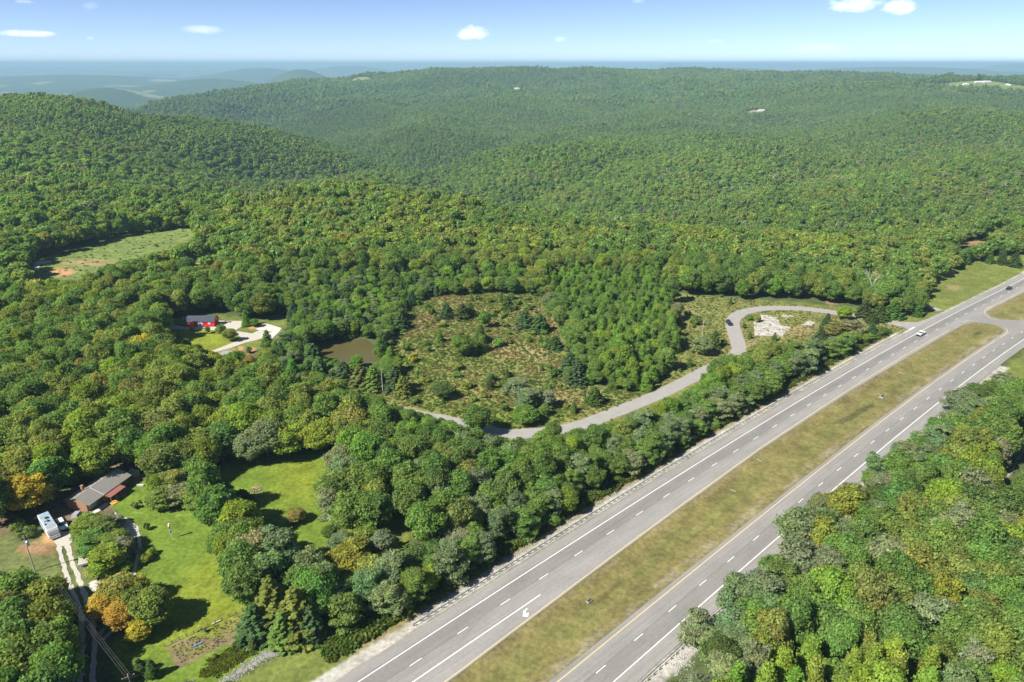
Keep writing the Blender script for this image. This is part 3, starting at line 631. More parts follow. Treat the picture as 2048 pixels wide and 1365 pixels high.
# riprap stones (one pile of countless stones)
def stones(name, pts, wdt, n, size, label, seed=1):
    rr = random.Random(seed); ln = smooth_line(PP(pts), 6); mb = MB()
    for _ in range(n):
        k = rr.random()*(len(ln)-1.01); i = int(k); p = ln[i].lerp(ln[i+1], k-i); a = rr.gauss(0, .33)*wdt; b = rr.random()*6.28
        x, y = p.x+a*math.cos(b), p.y+a*math.sin(b); s = size*rr.uniform(.5, 1.4)
        vs = []
        for q in range(5):
            t = q*1.2566+rr.uniform(-.2, .2); vs.append((x+math.cos(t)*s*rr.uniform(.7, 1.1), y+math.sin(t)*s*rr.uniform(.7, 1.1), -.05))
        vs += [(x+rr.uniform(-.2, .3)*s, y+rr.uniform(-.3, .3)*s, s*rr.uniform(.5, .9)), (x-rr.uniform(0, .4)*s, y+rr.uniform(-.3, .3)*s, s*rr.uniform(.5, .8))]
        mb.add(vs, [(0, 1, 5), (1, 2, 5), (2, 3, 6), (3, 4, 6), (4, 0, 6), (0, 5, 6), (2, 6, 5)])
    return tag(mb.build(name, M['rock']), label, 'stones', kind='stuff')
stones('riprap', [(440, 1372), (485, 1340), (530, 1312), (570, 1295), (612, 1278)], 2.3, 3000, .14, 'pale riprap stones lining the ditch by the roadside grass')
stones('riprap', [(1345, 1345), (1375, 1310), (1420, 1255), (1450, 1228)], 3.4, 1300, .15, 'pale stones behind the guardrail near the bottom edge', 2)
stones('riprap', [(1900, 820), (1935, 795), (1975, 765), (1995, 745)], 3.6, 900, .18, 'pale stones behind the end of the right guardrail', 3)
stones('riprap', [(838, 1232), (960, 1155), (1155, 1031), (1400, 888), (1646, 738), (1762, 675)], 1.3, 3600, .12, 'line of pale stones behind the long guardrail', 4)
stones('riprap', [(2048, 890), (2030, 930), (2010, 960)], 1.2, 260, .2, 'thin line of pale stones in the right-hand grass', 5)
HAZE = 9.5e-5

# ------------------------------------------------------------------ plants: meshes shared by every copy
def leaf_quads(c, n, s, rg, el=1.0, dirs=None):
    """c (k,3) centres, n (k,3) normals, s (k,) sizes -> verts (4k,3)"""
    k = len(c); n = n/np.linalg.norm(n, axis=1, keepdims=True)
    h = rg.normal(size=(k, 3)) if dirs is None else dirs
    a = np.cross(n, h); a /= np.linalg.norm(a, axis=1, keepdims=True)+1e-9; b = np.cross(n, a)
    s = s[:, None]; e = rg.uniform(.55, .9, (k, 1))
    V = np.stack([c-a*s*e, c-b*s*el, c+a*s*e, c+b*s*el+n*s*rg.uniform(-.35, .25, (k, 1))], 1)
    return V.reshape(-1, 3)
def ico(sub=1):
    bm = bmesh.new(); bmesh.ops.create_icosphere(bm, subdivisions=sub, radius=1); V = np.array([v.co for v in bm.verts]); F = np.array([[v.index for v in f.verts] for f in bm.faces]); bm.free(); return V, F
def lobes_broad(rg, R, z0, z1, K, up=.25):
    d = rg.normal(size=(K, 3)); d[:, 2] += up; d /= np.linalg.norm(d, axis=1, keepdims=True)
    cz = (z0+z1)/2; hz = (z1-z0)/2; f = rg.uniform(.5, .82, (K, 1)); c = d*f*np.array([R, R, hz]); c[:, 2] += cz
    r = rg.uniform(.15, .34, K)*R if K > 30 else rg.uniform(.24, .40, K)*R
    c = np.r_[c, [[0, 0, cz]]]; r = np.r_[r, R*.55]
    return c, np.stack([r, r, r*rg.uniform(.7, .95, len(r))], 1)
def lobes_cone(rg, R, z0, z1, K):
    t = np.sort(rg.uniform(0, 1, K)**1.15); ang = rg.uniform(0, 2*np.pi, K); rad = R*(1-t)**.75*.68*rg.uniform(.7, 1.1, K)
    c = np.stack([np.cos(ang)*rad, np.sin(ang)*rad, z0+t*(z1-z0)*.93], 1); r = R*(.20+.22*(1-t))*rg.uniform(.8, 1.2, K)
    cc = np.array([[0, 0, z0+(z1-z0)*q] for q in (.25, .5, .72, .9)]); rr = np.array([.5, .42, .28, .16])*R
    c = np.r_[c, cc]; r = np.r_[r, rr]; return c, np.stack([r, r, r*1.15], 1)
def lobes_locust(rg, R, z0, z1, K):
    t = rg.uniform(0, 1, K)**.8; ang = rg.uniform(0, 2*np.pi, K); rad = R*np.sqrt(np.clip(1-(t*1.05-.25)**2, .1, 1))*rg.uniform(.2, .85, K)
    c = np.stack([np.cos(ang)*rad, np.sin(ang)*rad, z0+t*(z1-z0)], 1); r = R*rg.uniform(.22, .40, K); return c, np.stack([r, r, r*.42], 1)
def crown_mesh(name, lob, nleaf, size, rg, jit=.1, outn=.55, core=0.0, el=1.0):
    c, r = lob; K = len(c); wgt = (r[:, 0]**2); k = rg.choice(K, nleaf, p=wgt/wgt.sum())
    d = rg.normal(size=(nleaf, 3)); d /= np.linalg.norm(d, axis=1, keepdims=True)
    ctr = c.mean(0); away = c[k]-ctr; away /= np.linalg.norm(away, axis=1, keepdims=True)+1e-6
    flip = (d*away).sum(1) < -.25; d[flip] *= -1
    p = c[k]+d*r[k]*(1+rg.normal(0, jit, (nleaf, 1)))
    n = d/r[k]; n /= np.linalg.norm(n, axis=1, keepdims=True); n = n+outn*rg.normal(size=(nleaf, 3))*.8+np.array([0, 0, .25])
    V = leaf_quads(p, n, size*rg.uniform(.6, 1.35, nleaf), rg, el)
    F = np.arange(4*nleaf).reshape(-1, 4)
    lobecol = rg.uniform(.86, 1.14, (K, 1))*np.stack([rg.uniform(.9, 1.12, K), np.ones(K), rg.uniform(.88, 1.1, K)], 1)
    col = np.repeat(lobecol[k]*rg.uniform(.62, 1.42, (nleaf, 1)), 4, 0)
    if core:
        v, f = ico(1)
        for i in range(K):
            if core < 0 and i % 2: continue
            o = len(V); V = np.r_[V, v*r[i]*abs(core)+c[i]]; F = np.r_[F, np.c_[f, f[:, 0]]+o]; col = np.r_[col, np.tile(lobecol[i], (len(v), 1))]
        q = F[4*0:]
    tri = F[:, 0] == F[:, 3]
    faces = [tuple(a) for a in F[~tri]] + [tuple(a[:3]) for a in F[tri]]
    me = bpy.data.meshes.new(name); me.from_pydata([tuple(a) for a in V], [], faces); me.materials.append(M['leaf']); vcol(me, 'leafvar', col); return me
def pine_mesh(name, rg, nper, size, H=11.0, R=2.9, tiers=13):
    C_, Nn, Sz, Dr, Cl = [], [], [], [], []
    for i in range(tiers):
        t = (i+.4)/tiers; z = .9+t*(H-1.2); rr = R*(1-t)**.8+.25; nb = int(5+5*(1-t)); a0 = rg.uniform(0, 6.28)
        for b in range(nb):
            a = a0+b*2*np.pi/nb+rg.uniform(-.25, .25); ln = rr*rg.uniform(.72, 1.12); bc = rg.uniform(.8, 1.2)
            m_ = max(3, int(nper*ln/R))
            q = np.sqrt(rg.uniform(.02, 1, m_)); wob = rg.normal(0, .11, m_)*ln*.9
            x = np.cos(a)*q*ln-np.sin(a)*wob; y = np.sin(a)*q*ln+np.cos(a)*wob; zz = z-(q**1.5)*ln*.20+rg.normal(0, .10, m_)+ (q > .8)*.1
            C_.append(np.stack([x, y, zz], 1)); Nn.append(np.stack([rg.normal(0, .35, m_)+.25*np.cos(a), rg.normal(0, .35, m_)+.25*np.sin(a), np.ones(m_)], 1)); Dr.append(np.tile([-np.sin(a), np.cos(a), .0], (m_, 1))+rg.normal(0, .4, (m_, 3)))
            Sz.append(size*rg.uniform(.6, 1.3, m_)); Cl.append(np.full(m_, bc)*rg.uniform(.8, 1.2, m_))
    c = np.concatenate(C_); n = np.concatenate(Nn); s = np.concatenate(Sz); d = np.concatenate(Dr); cl = np.concatenate(Cl)
    V = leaf_quads(c, n, s, rg, .8, d); F = np.arange(len(V)).reshape(-1, 4)
    me = np_mesh(name, V, F, M['leaf']); vcol(me, 'leafvar', np.repeat(np.stack([cl, cl, cl], 1), 4, 0)); return me
def trunk_mesh(name, rg, H, r, limbs, zlo, spread, mat_=None):
    mb = MB(); lean = (rg.uniform(-.3, .3), rg.uniform(-.3, .3)); segs = 4; pts = [(lean[0]*i/segs+rg.uniform(-.08, .08)*(i > 0), lean[1]*i/segs, -.4+(H+.4)*i/segs) for i in range(segs+1)]
    for i in range(segs): mb.tube(pts[i], pts[i+1], r*(1-.8*i/segs)*(1.25 if i == 0 else 1), r*(1-.8*(i+1)/segs), 7, cap=(i == 0))
    for k in range(limbs):
        z = zlo+(H-zlo)*k/max(limbs, 1)*.9; a = k*2.4+rg.uniform(-.4, .4); L_ = spread*rg.uniform(.6, 1)*(1-.5*k/limbs); f = (z+.4)/(H+.4)
        b = Vector((lean[0]*f, lean[1]*f, z)); e = b+Vector((math.cos(a)*L_, math.sin(a)*L_, L_*rg.uniform(.5, .9))); mb.tube(b, e, r*.38*(1-.5*k/limbs), r*.10, 5, cap=False)
    me_o = mb.build(name, mat_ or M['bark']); me = me_o.data; bpy.data.objects.remove(me_o); return me
def bare_mesh(name, seed, H, forks, mat_):
    rr = random.Random(seed); mb = MB()
    def grow(p, d, L_, r, lev):
        q = p+d*L_; mb.tube(p, q, r, r*.62, 6 if lev < 2 else 4, cap=False)
        if lev >= 5: return
        for _ in range(rr.choice((2, 2, 3)) if lev else forks):
            a = Vector((rr.gauss(0, 1), rr.gauss(0, 1), rr.gauss(0, .5))).normalized(); nd = (d*1.15+a*(.42 if lev == 0 else .62)+Vector((0, 0, .18))).normalized(); grow(q, nd, L_*rr.uniform(.62, .85), r*.62, lev+1)
    grow(Vector((0, 0, -.3)), Vector((0, 0, 1)), H*.33, H*.021, 0)
    o = mb.build(name, mat_); me = o.data; bpy.data.objects.remove(o); return me
g = lambda s: np.random.default_rng(s)
# reference sizes: broad R4.6 H14, cone R3.2 H15, locust R4.0 H10, pine R2.9 H11, bush R1.3 H1.8
HI, MID, LOW = {}, {}, {}
HI['broad'] = [crown_mesh('crown', lobes_broad(g(i), 4.6, 2.2, 14.0, 70, .4), 9800, .29, g(i+50), jit=.26, outn=.8, core=.5) for i in range(5)]
HI['cone'] = [crown_mesh('crown', lobes_cone(g(i+10), 3.2, 1.2, 15, 60), 8000, .26, g(i+60), jit=.28, outn=.8, core=.48) for i in range(3)]
HI['locust'] = [crown_mesh('crown', lobes_locust(g(i+20), 4.0, 1.6, 10, 54), 7200, .23, g(i+70), jit=.22, core=.45, el=1.2) for i in range(3)]
HI['pine'] = [pine_mesh('crown', g(i+30), 62, .30) for i in range(3)]
HI['bush'] = [crown_mesh('foliage', lobes_broad(g(i+40), 1.3, .15, 1.8, 9, .5), 620, .17, g(i+80), core=.7) for i in range(3)]
MID['broad'] = [crown_mesh('forest_crown', lobes_broad(g(i+100), 4.6, 2.6, 14.0, 30, .4), 1000, .68, g(i+150), jit=.25, outn=.75, core=.68) for i in range(5)]
MID['cone'] = [crown_mesh('forest_crown', lobes_cone(g(i+110), 3.2, 2.5, 15, 16), 620, .6, g(i+160), jit=.25, outn=.75, core=.7) for i in range(3)]
MID['pine'] = [pine_mesh('forest_crown', g(130), 16, .62, tiers=9)]
LOW['broad'] = [crown_mesh('forest_crown', lobes_broad(g(i+200), 4.6, 4.0, 14.0, 9), 170, 1.15, g(i+250), jit=.2, core=.88) for i in range(4)]
TR = {'broad': [trunk_mesh('trunk', g(i+300), 9.5, .30, 6, 4, 3.0) for i in range(3)], 'cone': [trunk_mesh('trunk', g(310), 12, .22, 5, 4, 1.6)], 'locust': [trunk_mesh('trunk', g(320), 7.5, .17, 6, 2.5, 2.4)],
      'pine': [trunk_mesh('trunk', g(330), 10, .17, 3, 3, 1.2)], 'bush': [trunk_mesh('stem', g(340), .9, .04, 4, .1, .7)]}
REF = {'broad': (4.6, 14.0), 'cone': (3.2, 15.0), 'locust': (4.0, 10.0), 'pine': (2.9, 11.0), 'bush': (1.3, 1.8)}
TINT = {k_: ((2.5 if v_[0] < .15 else 1.55)*v_[0], (2.36 if v_[0] < .15 else 1.7)*v_[1], 2.55*v_[2]) for k_, v_ in {'dark green': (.046, .074, .020), 'deep green': (.058, .098, .025), 'green': (.068, .112, .026), 'bright green': (.074, .132, .022), 'yellow-green': (.098, .136, .022), 'olive': (.092, .118, .028), 'olive-brown': (.108, .112, .036),
        'blue-green': (.080, .116, .052), 'grey-green': (.100, .124, .060), 'yellow': (.290, .240, .025), 'golden': (.200, .182, .032), 'orange': (.260, .185, .030), 'rust-red': (.260, .100, .050), 'pine green': (.046, .080, .030), 'brownish': (.170, .130, .080)}.items()}

# ------------------------------------------------------------------ where trees may not hide what the photo shows
KEEP = [
 [(470, 1380), (620, 1272), (700, 1258), (830, 1228), (960, 1150), (1040, 1100), (1155, 1025), (1258, 964), (1400, 883), (1461, 843), (1540, 796), (1646, 731), (1730, 688), (1790, 662), (1830, 640), (1850, 605), (1865, 565), (1925, 538), (1985, 525), (2090, 515), (2090, 775), (2010, 752), (1990, 756), (1975, 768), (1935, 788), (1905, 822), (1870, 848), (1800, 885), (1770, 908), (1728, 945), (1655, 990), (1610, 1018), (1575, 1050), (1565, 1083), (1500, 1125), (1465, 1155), (1442, 1208), (1395, 1232), (1370, 1245), (1352, 1292), (1400, 1318), (1335, 1380)],
 [(1837, 645), (1790, 631), (1700, 610), (1600, 602), (1500, 600), (1345, 588), (1352, 640), (1370, 680), (1345, 720), (1305, 780), (1380, 752), (1412, 736), (1440, 715), (1462, 706), (1495, 706), (1510, 690), (1560, 684), (1640, 684), (1700, 668), (1760, 662), (1800, 662)],
 [(1215, 820), (1300, 783), (1345, 762), (1412, 738), (1418, 750), (1370, 788), (1218, 844)],
 [(850, 595), (960, 588), (1080, 592), (1130, 690), (1125, 755), (1200, 775), (1300, 790), (1215, 845), (1110, 872), (1000, 876), (940, 856), (800, 806), (690, 780), (672, 768), (760, 772), (800, 778), (800, 745), (815, 725), (768, 700), (790, 660), (810, 620)],
 [(630, 688), (660, 680), (740, 678), (770, 712), (745, 732), (715, 726), (645, 715)], [(58, 1008), (118, 1000), (152, 1030), (152, 1112), (96, 1112), (60, 1065)], [(320, 655), (370, 660), (420, 672), (440, 700), (400, 708), (372, 696), (340, 672)],
 [(362, 632), (440, 628), (490, 638), (540, 640), (580, 628), (570, 660), (540, 684), (500, 680), (480, 700), (440, 712), (425, 702), (440, 695), (415, 690), (370, 668), (325, 659), (325, 650)],
 [(470, 704), (510, 690), (525, 700), (520, 722), (500, 732)],
 [(50, 556), (62, 520), (200, 490), (260, 470), (330, 452), (385, 457), (398, 478), (330, 500), (250, 520), (210, 534), (150, 562), (100, 560)], [(285, 540), (340, 527), (400, 515), (445, 513), (430, 525), (340, 540), (295, 546)],
 [(432, 945), (470, 903), (520, 915), (640, 900), (668, 905), (655, 960), (640, 1000), (645, 1060), (655, 1095), (640, 1115), (590, 1115), (570, 1085), (540, 1060), (500, 1000), (440, 1000)],
 [(135, 1005), (190, 925), (250, 922), (290, 950), (320, 1015), (410, 1030), (425, 1060), (415, 1110), (445, 1165), (485, 1190), (485, 1250), (530, 1262), (600, 1288), (470, 1360), (440, 1380), (265, 1380), (215, 1380), (155, 1380), (158, 1240), (130, 1185), (112, 1100), (70, 1025), (130, 1005)],
 [(-200, 1060), (-20, 1045), (60, 1085), (125, 1150), (150, 1240), (100, 1180), (-20, 1150), (-200, 1150)],
 [(690, 1075), (750, 1058), (780, 1042), (805, 1045), (805, 1098), (760, 1108), (700, 1085)],
 [(1985, 968), (2000, 915), (2048, 862), (2090, 850), (2090, 930), (2012, 968)], [(1908, 503), (1950, 462), (1990, 468), (1988, 488), (1930, 503)], [(120, 868), (148, 866), (160, 920), (132, 935)], [(225, 862), (240, 862), (240, 880), (225, 880)]]
KEEPB = [np.array(k) for k in KEEP]
def hidden_bad(x, y, r, h):
    """True where a tree (arrays) would cover something the photo shows open"""
    bad = np.zeros(len(x), bool)
    u0, v0 = topx(x, y, h*.55); pr = FPX*r/np.hypot(y, x)*.62
    u1, v1 = topx(x, y, h*.93); u2, v2 = topx(x, y, h*0.0)
    tests = [(u0, v0), (u1, v1), (u2, v2), (u0-pr, v0), (u0+pr, v0), (u0, v0+pr*.8)]
    for kb, kp in zip(KEEPB, KEEP):
        a, b = kb.min(0)-40, kb.max(0)+60; near = (u0 > a[0]) & (u0 < b[0]) & (v0 > a[1]-60) & (v0 < b[1]+120) & ~bad
        if not near.any(): continue
        i = np.where(near)[0]
        for (uu, vv) in tests: bad[i] |= sdist(uu[i], vv[i], kp) < 0
    return bad

# ------------------------------------------------------------------ trees placed where the photo has them: (u, v of crown middle, crown radius px, kind, tint, height m or None)
TREES = [
 (48, 930, 30, 'broad', 'golden', 14), (60, 985, 40, 'broad', 'yellow', 12), (20, 975, 34, 'broad', 'olive', 13), (100, 900, 34, 'broad', 'olive', 14), (170, 868, 38, 'broad', 'yellow-green', 17), (190, 915, 40, 'broad', 'yellow-green', 13), (245, 868, 40, 'broad', 'green', 17),
 (262, 890, 30, 'broad', 'green', 14), (310, 860, 34, 'broad', 'olive-brown', 15), (325, 925, 38, 'broad', 'green', 13), (385, 893, 38, 'broad', 'olive', 12), (390, 935, 32, 'broad', 'green', 9), (345, 968, 28, 'locust', 'olive', 8), (440, 880, 36, 'broad', 'deep green', 12),
 (530, 875, 38, 'broad', 'blue-green', 13), (575, 880, 36, 'broad', 'yellow-green', 11), (495, 895, 26, 'broad', 'grey-green', 10), (640, 870, 34, 'broad', 'yellow-green', 12), (700, 850, 36, 'broad', 'golden', 13),
 (325, 992, 28, 'locust', 'olive', 6), (360, 985, 28, 'locust', 'grey-green', 6), (392, 996, 26, 'locust', 'olive', 6), (440, 985, 24, 'broad', 'deep green', 9), (485, 992, 24, 'pine', 'dark green', 5), (478, 1038, 34, 'broad', 'yellow-green', 12), (460, 1075, 34, 'broad', 'green', 11), (495, 1065, 30, 'broad', 'green', 10),
 (592, 1030, 17, 'broad', 'golden', 4), (505, 1110, 40, 'locust', 'grey-green', 12), (555, 1105, 42, 'locust', 'blue-green', 12), (535, 1150, 40, 'locust', 'blue-green', 12), (470, 1140, 26, 'broad', 'yellow-green', 8), (620, 1135, 36, 'broad', 'blue-green', 11),
 (540, 1195, 46, 'pine', 'olive', 13), (590, 1215, 46, 'pine', 'olive', 13), (505, 1235, 34, 'pine', 'pine green', 9), (565, 1250, 34, 'pine', 'olive', 9), (620, 1240, 30, 'pine', 'pine green', 9), (505, 1285, 11, 'pine', 'dark green', 3),
 (695, 1115, 42, 'broad', 'yellow-green', 9), (725, 1075, 26, 'broad', 'olive', 7), (735, 1140, 32, 'broad', 'golden', 8), (765, 1085, 22, 'broad', 'grey-green', 7), (655, 1040, 0, 'x', '', 0),
 (680, 920, 28, 'broad', 'grey-green', 10), (665, 975, 30, 'broad', 'olive', 10), (715, 965, 40, 'broad', 'green', 13), (700, 1020, 38, 'broad', 'green', 12), (745, 1020, 36, 'broad', 'deep green', 12), (660, 1015, 26, 'locust', 'grey-green', 10),
 (175, 1052, 30, 'locust', 'yellow-green', 5), (205, 1058, 30, 'locust', 'green', 5), (185, 1085, 28, 'locust', 'green', 5), (225, 1085, 30, 'locust', 'olive', 5), (240, 1100, 26, 'locust', 'grey-green', 5), (212, 1120, 34, 'locust', 'yellow-green', 6), (235, 1040, 16, 'bush', 'brownish', 2.4),
 (235, 1180, 34, 'broad', 'golden', 8), (205, 1215, 30, 'broad', 'yellow', 7), (240, 1232, 28, 'broad', 'orange', 7), (275, 1175, 24, 'broad', 'golden', 7), (300, 1212, 38, 'broad', 'olive', 9), (275, 1262, 22, 'broad', 'yellow', 5), (265, 1205, 26, 'broad', 'deep green', 8),
 (30, 1190, 46, 'broad', 'green', 12), (90, 1195, 38, 'broad', 'olive', 11), (20, 1260, 50, 'broad', 'green', 14), (85, 1255, 46, 'broad', 'yellow-green', 13), (115, 1290, 42, 'broad', 'green', 13), (40, 1330, 50, 'broad', 'olive', 14), (110, 1345, 46, 'broad', 'green', 13),
 (275, 1330, 15, 'cone', 'green', 4), (302, 1334, 13, 'cone', 'dark green', 4.5), (300, 1104, 11, 'bush', 'yellow-green', 2.0), (294, 1116, 12, 'bush', 'yellow-green', 2.0), (294, 1052, 7, 'bush', 'dark green', 2.0), (268, 1010, 8, 'bush', 'olive-brown', 2.0), (281, 1003, 4, 'bush', 'dark green', 1.0),
 (477, 1288, 11, 'bush', 'dark green', 1.8), (430, 1312, 6, 'bush', 'green', 1.2), (52, 1062, 20, 'bush', 'green', 2.6), (32, 1050, 18, 'bush', 'olive', 2.6), (410, 1260, 4, 'bush', 'green', 1.0),
 # meadow
 (925, 688, 22, 'broad', 'deep green', 9), (880, 668, 9, 'pine', 'green', 7), (960, 665, 14, 'cone', 'green', 9), (965, 685, 12, 'cone', 'green', 7), (998, 684, 13, 'bush', 'bright green', 3.5), (893, 618, 17, 'pine', 'pine green', 8), (925, 620, 17, 'pine', 'dark green', 8), (940, 616, 14, 'pine', 'pine green', 7),
 (1015, 603, 14, 'pine', 'dark green', 7), (1050, 634, 20, 'pine', 'pine green', 9), (1080, 642, 20, 'pine', 'pine green', 9), (1110, 682, 18, 'pine', 'dark green', 6), (1140, 720, 22, 'pine', 'pine green', 9), (1155, 740, 24, 'pine', 'pine green', 10), (1190, 788, 20, 'pine', 'dark green', 7), (970, 637, 12, 'broad', 'green', 8),
 (825, 715, 10, 'bush', 'yellow', 3.5), (800, 640, 20, 'pine', 'pine green', 8), (785, 620, 20, 'broad', 'green', 9), (883, 780, 22, 'broad', 'dark green', 6), (980, 765, 9, 'cone', 'dark green', 5), (1035, 775, 26, 'locust', 'blue-green', 7), (1060, 795, 26, 'locust', 'blue-green', 7), (1095, 798, 16, 'locust', 'grey-green', 6), (1050, 830, 26, 'broad', 'bright green', 6), (1010, 745, 10, 'bush', 'dark green', 2.5),
 (1010, 815, 9, 'bush', 'dark green', 2.5), (1225, 720, 0, 'x', '', 0), (1250, 715, 26, 'cone', 'bright green', 12), (1240, 690, 22, 'cone', 'bright green', 12), (1265, 735, 20, 'cone', 'bright green', 10), (1215, 740, 12, 'cone', 'yellow-green', 8),
 (956, 838, 27, 'broad', 'deep green', 10), (1000, 900, 22, 'broad', 'green', 9), (1090, 880, 22, 'broad', 'olive', 8), (1105, 862, 16, 'broad', 'green', 7), (1065, 892, 14, 'locust', 'grey-green', 5),
 # pond
 (625, 708, 26, 'pine', 'pine green', 11), (640, 735, 22, 'pine', 'pine green', 10), (688, 742, 24, 'pine', 'pine green', 10), (720, 748, 26, 'pine', 'olive', 10), (745, 752, 22, 'pine', 'olive', 10), (790, 752, 24, 'pine', 'pine green', 11), (805, 768, 20, 'pine', 'olive', 8), (713, 722, 12, 'broad', 'bright green', 5), (584, 740, 15, 'cone', 'bright green', 11), (605, 668, 18, 'broad', 'yellow-green', 10), (715, 642, 20, 'cone', 'green', 10), (690, 655, 16, 'cone', 'deep green', 8), (645, 660, 24, 'broad', 'green', 10), (760, 690, 12, 'cone', 'green', 8), (780, 705, 12, 'cone', 'bright green', 6), 
 # by the barn
 (384, 656, 4.5, 'broad', 'olive', 3.2), (415, 659, 5, 'broad', 'olive', 3.6), (443, 660, 10, 'broad', 'olive', 6), (458, 668, 13, 'broad', 'olive', 6), (490, 634, 9, 'cone', 'bright green', 8), (508, 645, 8, 'broad', 'green', 4), (533, 672, 12, 'pine', 'green', 7), (498, 700, 6, 'bush', 'deep green', 2.5), (346, 672, 12, 'broad', 'green', 5), (368, 688, 12, 'broad', 'green', 5), (392, 698, 12, 'broad', 'green', 5),
 # road loop
 (1430, 675, 14, 'pine', 'deep green', 8), (1447, 685, 7, 'bush', 'dark green', 2.5), (1500, 635, 7, 'bush', 'deep green', 2.5), (1515, 637, 9, 'bush', 'olive', 3), (1489, 652, 4, 'bush', 'dark green', 2), (1655, 640, 13, 'pine', 'pine green', 8), (1700, 655, 22, 'locust', 'grey-green', 7), (1672, 660, 18, 'locust', 'olive', 7), (1745, 655, 12, 'pine', 'pine green', 6), (1765, 665, 10, 'bush', 'dark green', 3), (1642, 665, 14, 'pine', 'pine green', 7), (1355, 620, 12, 'broad', 'grey-green', 9),
 (1390, 640, 12, 'bush', 'green', 4), (1375, 625, 8, 'bush', 'bright green', 3), (1352, 630, 9, 'pine', 'pine green', 7), (1405, 690, 18, 'broad', 'grey-green', 8),
 (1850, 530, 0, 'x', '', 0), (2005, 520, 12, 'pine', 'dark green', 8), (2030, 522, 14, 'pine', 'dark green', 9), (1980, 518, 9, 'pine', 'deep green', 8), (1730, 615, 18, 'pine', 'dark green', 9), (1760, 622, 20, 'pine', 'dark green', 8), (1790, 615, 20, 'pine', 'deep green', 9), (1745, 635, 12, 'pine', 'dark green', 5), (1815, 590, 16, 'pine', 'deep green', 9), (1775, 585, 30, 'broad', 'green', 14), (1690, 625, 14, 'broad', 'yellow-green', 7),
 # right side by the shoulder
 (1395, 1255, 30, 'locust', 'grey-green', 8), (1420, 1290, 26, 'locust', 'grey-green', 7), (1480, 1190, 38, 'locust', 'blue-green', 9), (1530, 1185, 40, 'locust', 'blue-green', 10), (1600, 1060, 40, 'broad', 'blue-green', 12), (1595, 1130, 44, 'locust', 'blue-green', 12), (1560, 1160, 40, 'locust', 'deep green', 11), (1640, 1075, 32, 'broad', 'yellow-green', 12), (1690, 1010, 36, 'broad', 'yellow-green', 13), (1665, 1150, 26, 'locust', 'grey-green', 9), (1685, 1270, 24, 'locust', 'blue-green', 10), (1745, 935, 16, 'locust', 'blue-green', 9), (1640, 1015, 22, 'broad', 'blue-green', 9),
 (1920, 805, 26, 'locust', 'blue-green', 9), (1955, 790, 26, 'broad', 'dark green', 9), (1990, 785, 24, 'broad', 'deep green', 9), (1880, 860, 26, 'broad', 'green', 9), (1870, 900, 24, 'locust', 'blue-green', 9), (1985, 905, 30, 'broad', 'grey-green', 11), (1950, 940, 28, 'locust', 'grey-green', 9),
 (60, 590, 0, 'x', '', 0), (380, 505, 7, 'broad', 'rust-red', 8), (80, 760, 9, 'broad', 'rust-red', 13), (270, 715, 26, 'broad', 'golden', 15), (290, 700, 22, 'broad', 'yellow', 15), (210, 695, 20, 'broad', 'yellow-green', 14), (270, 790, 28, 'broad', 'olive-brown', 15), (230, 750, 24, 'broad', 'yellow-green', 14), (340, 680, 10, 'broad', 'golden', 12), (1075, 548, 10, 'broad', 'golden', 10), (1060, 545, 9, 'broad', 'orange', 9), (645, 800, 26, 'broad', 'olive-brown', 12), (425, 725, 8, 'broad', 'orange', 12), (500, 730, 16, 'broad', 'golden', 9), (165, 745, 14, 'broad', 'olive-brown', 14), (105, 705, 10, 'broad', 'rust-red', 14)]
ROWS = []      # x, y, kind, tint name, radius, height, manual
for (u, v, rp, kind, tn, h) in TREES:
    if kind == 'x': continue
    zc = h*.56; x, y = P(u, v, zc); dep = y*CP-(zc-EYE)*SP; r = rp*dep/FPX*1.08
    ROWS.append((x, y, kind, tn, r, h, 1))
man = np.array([(a[0], a[1], a[4]) for a in ROWS])

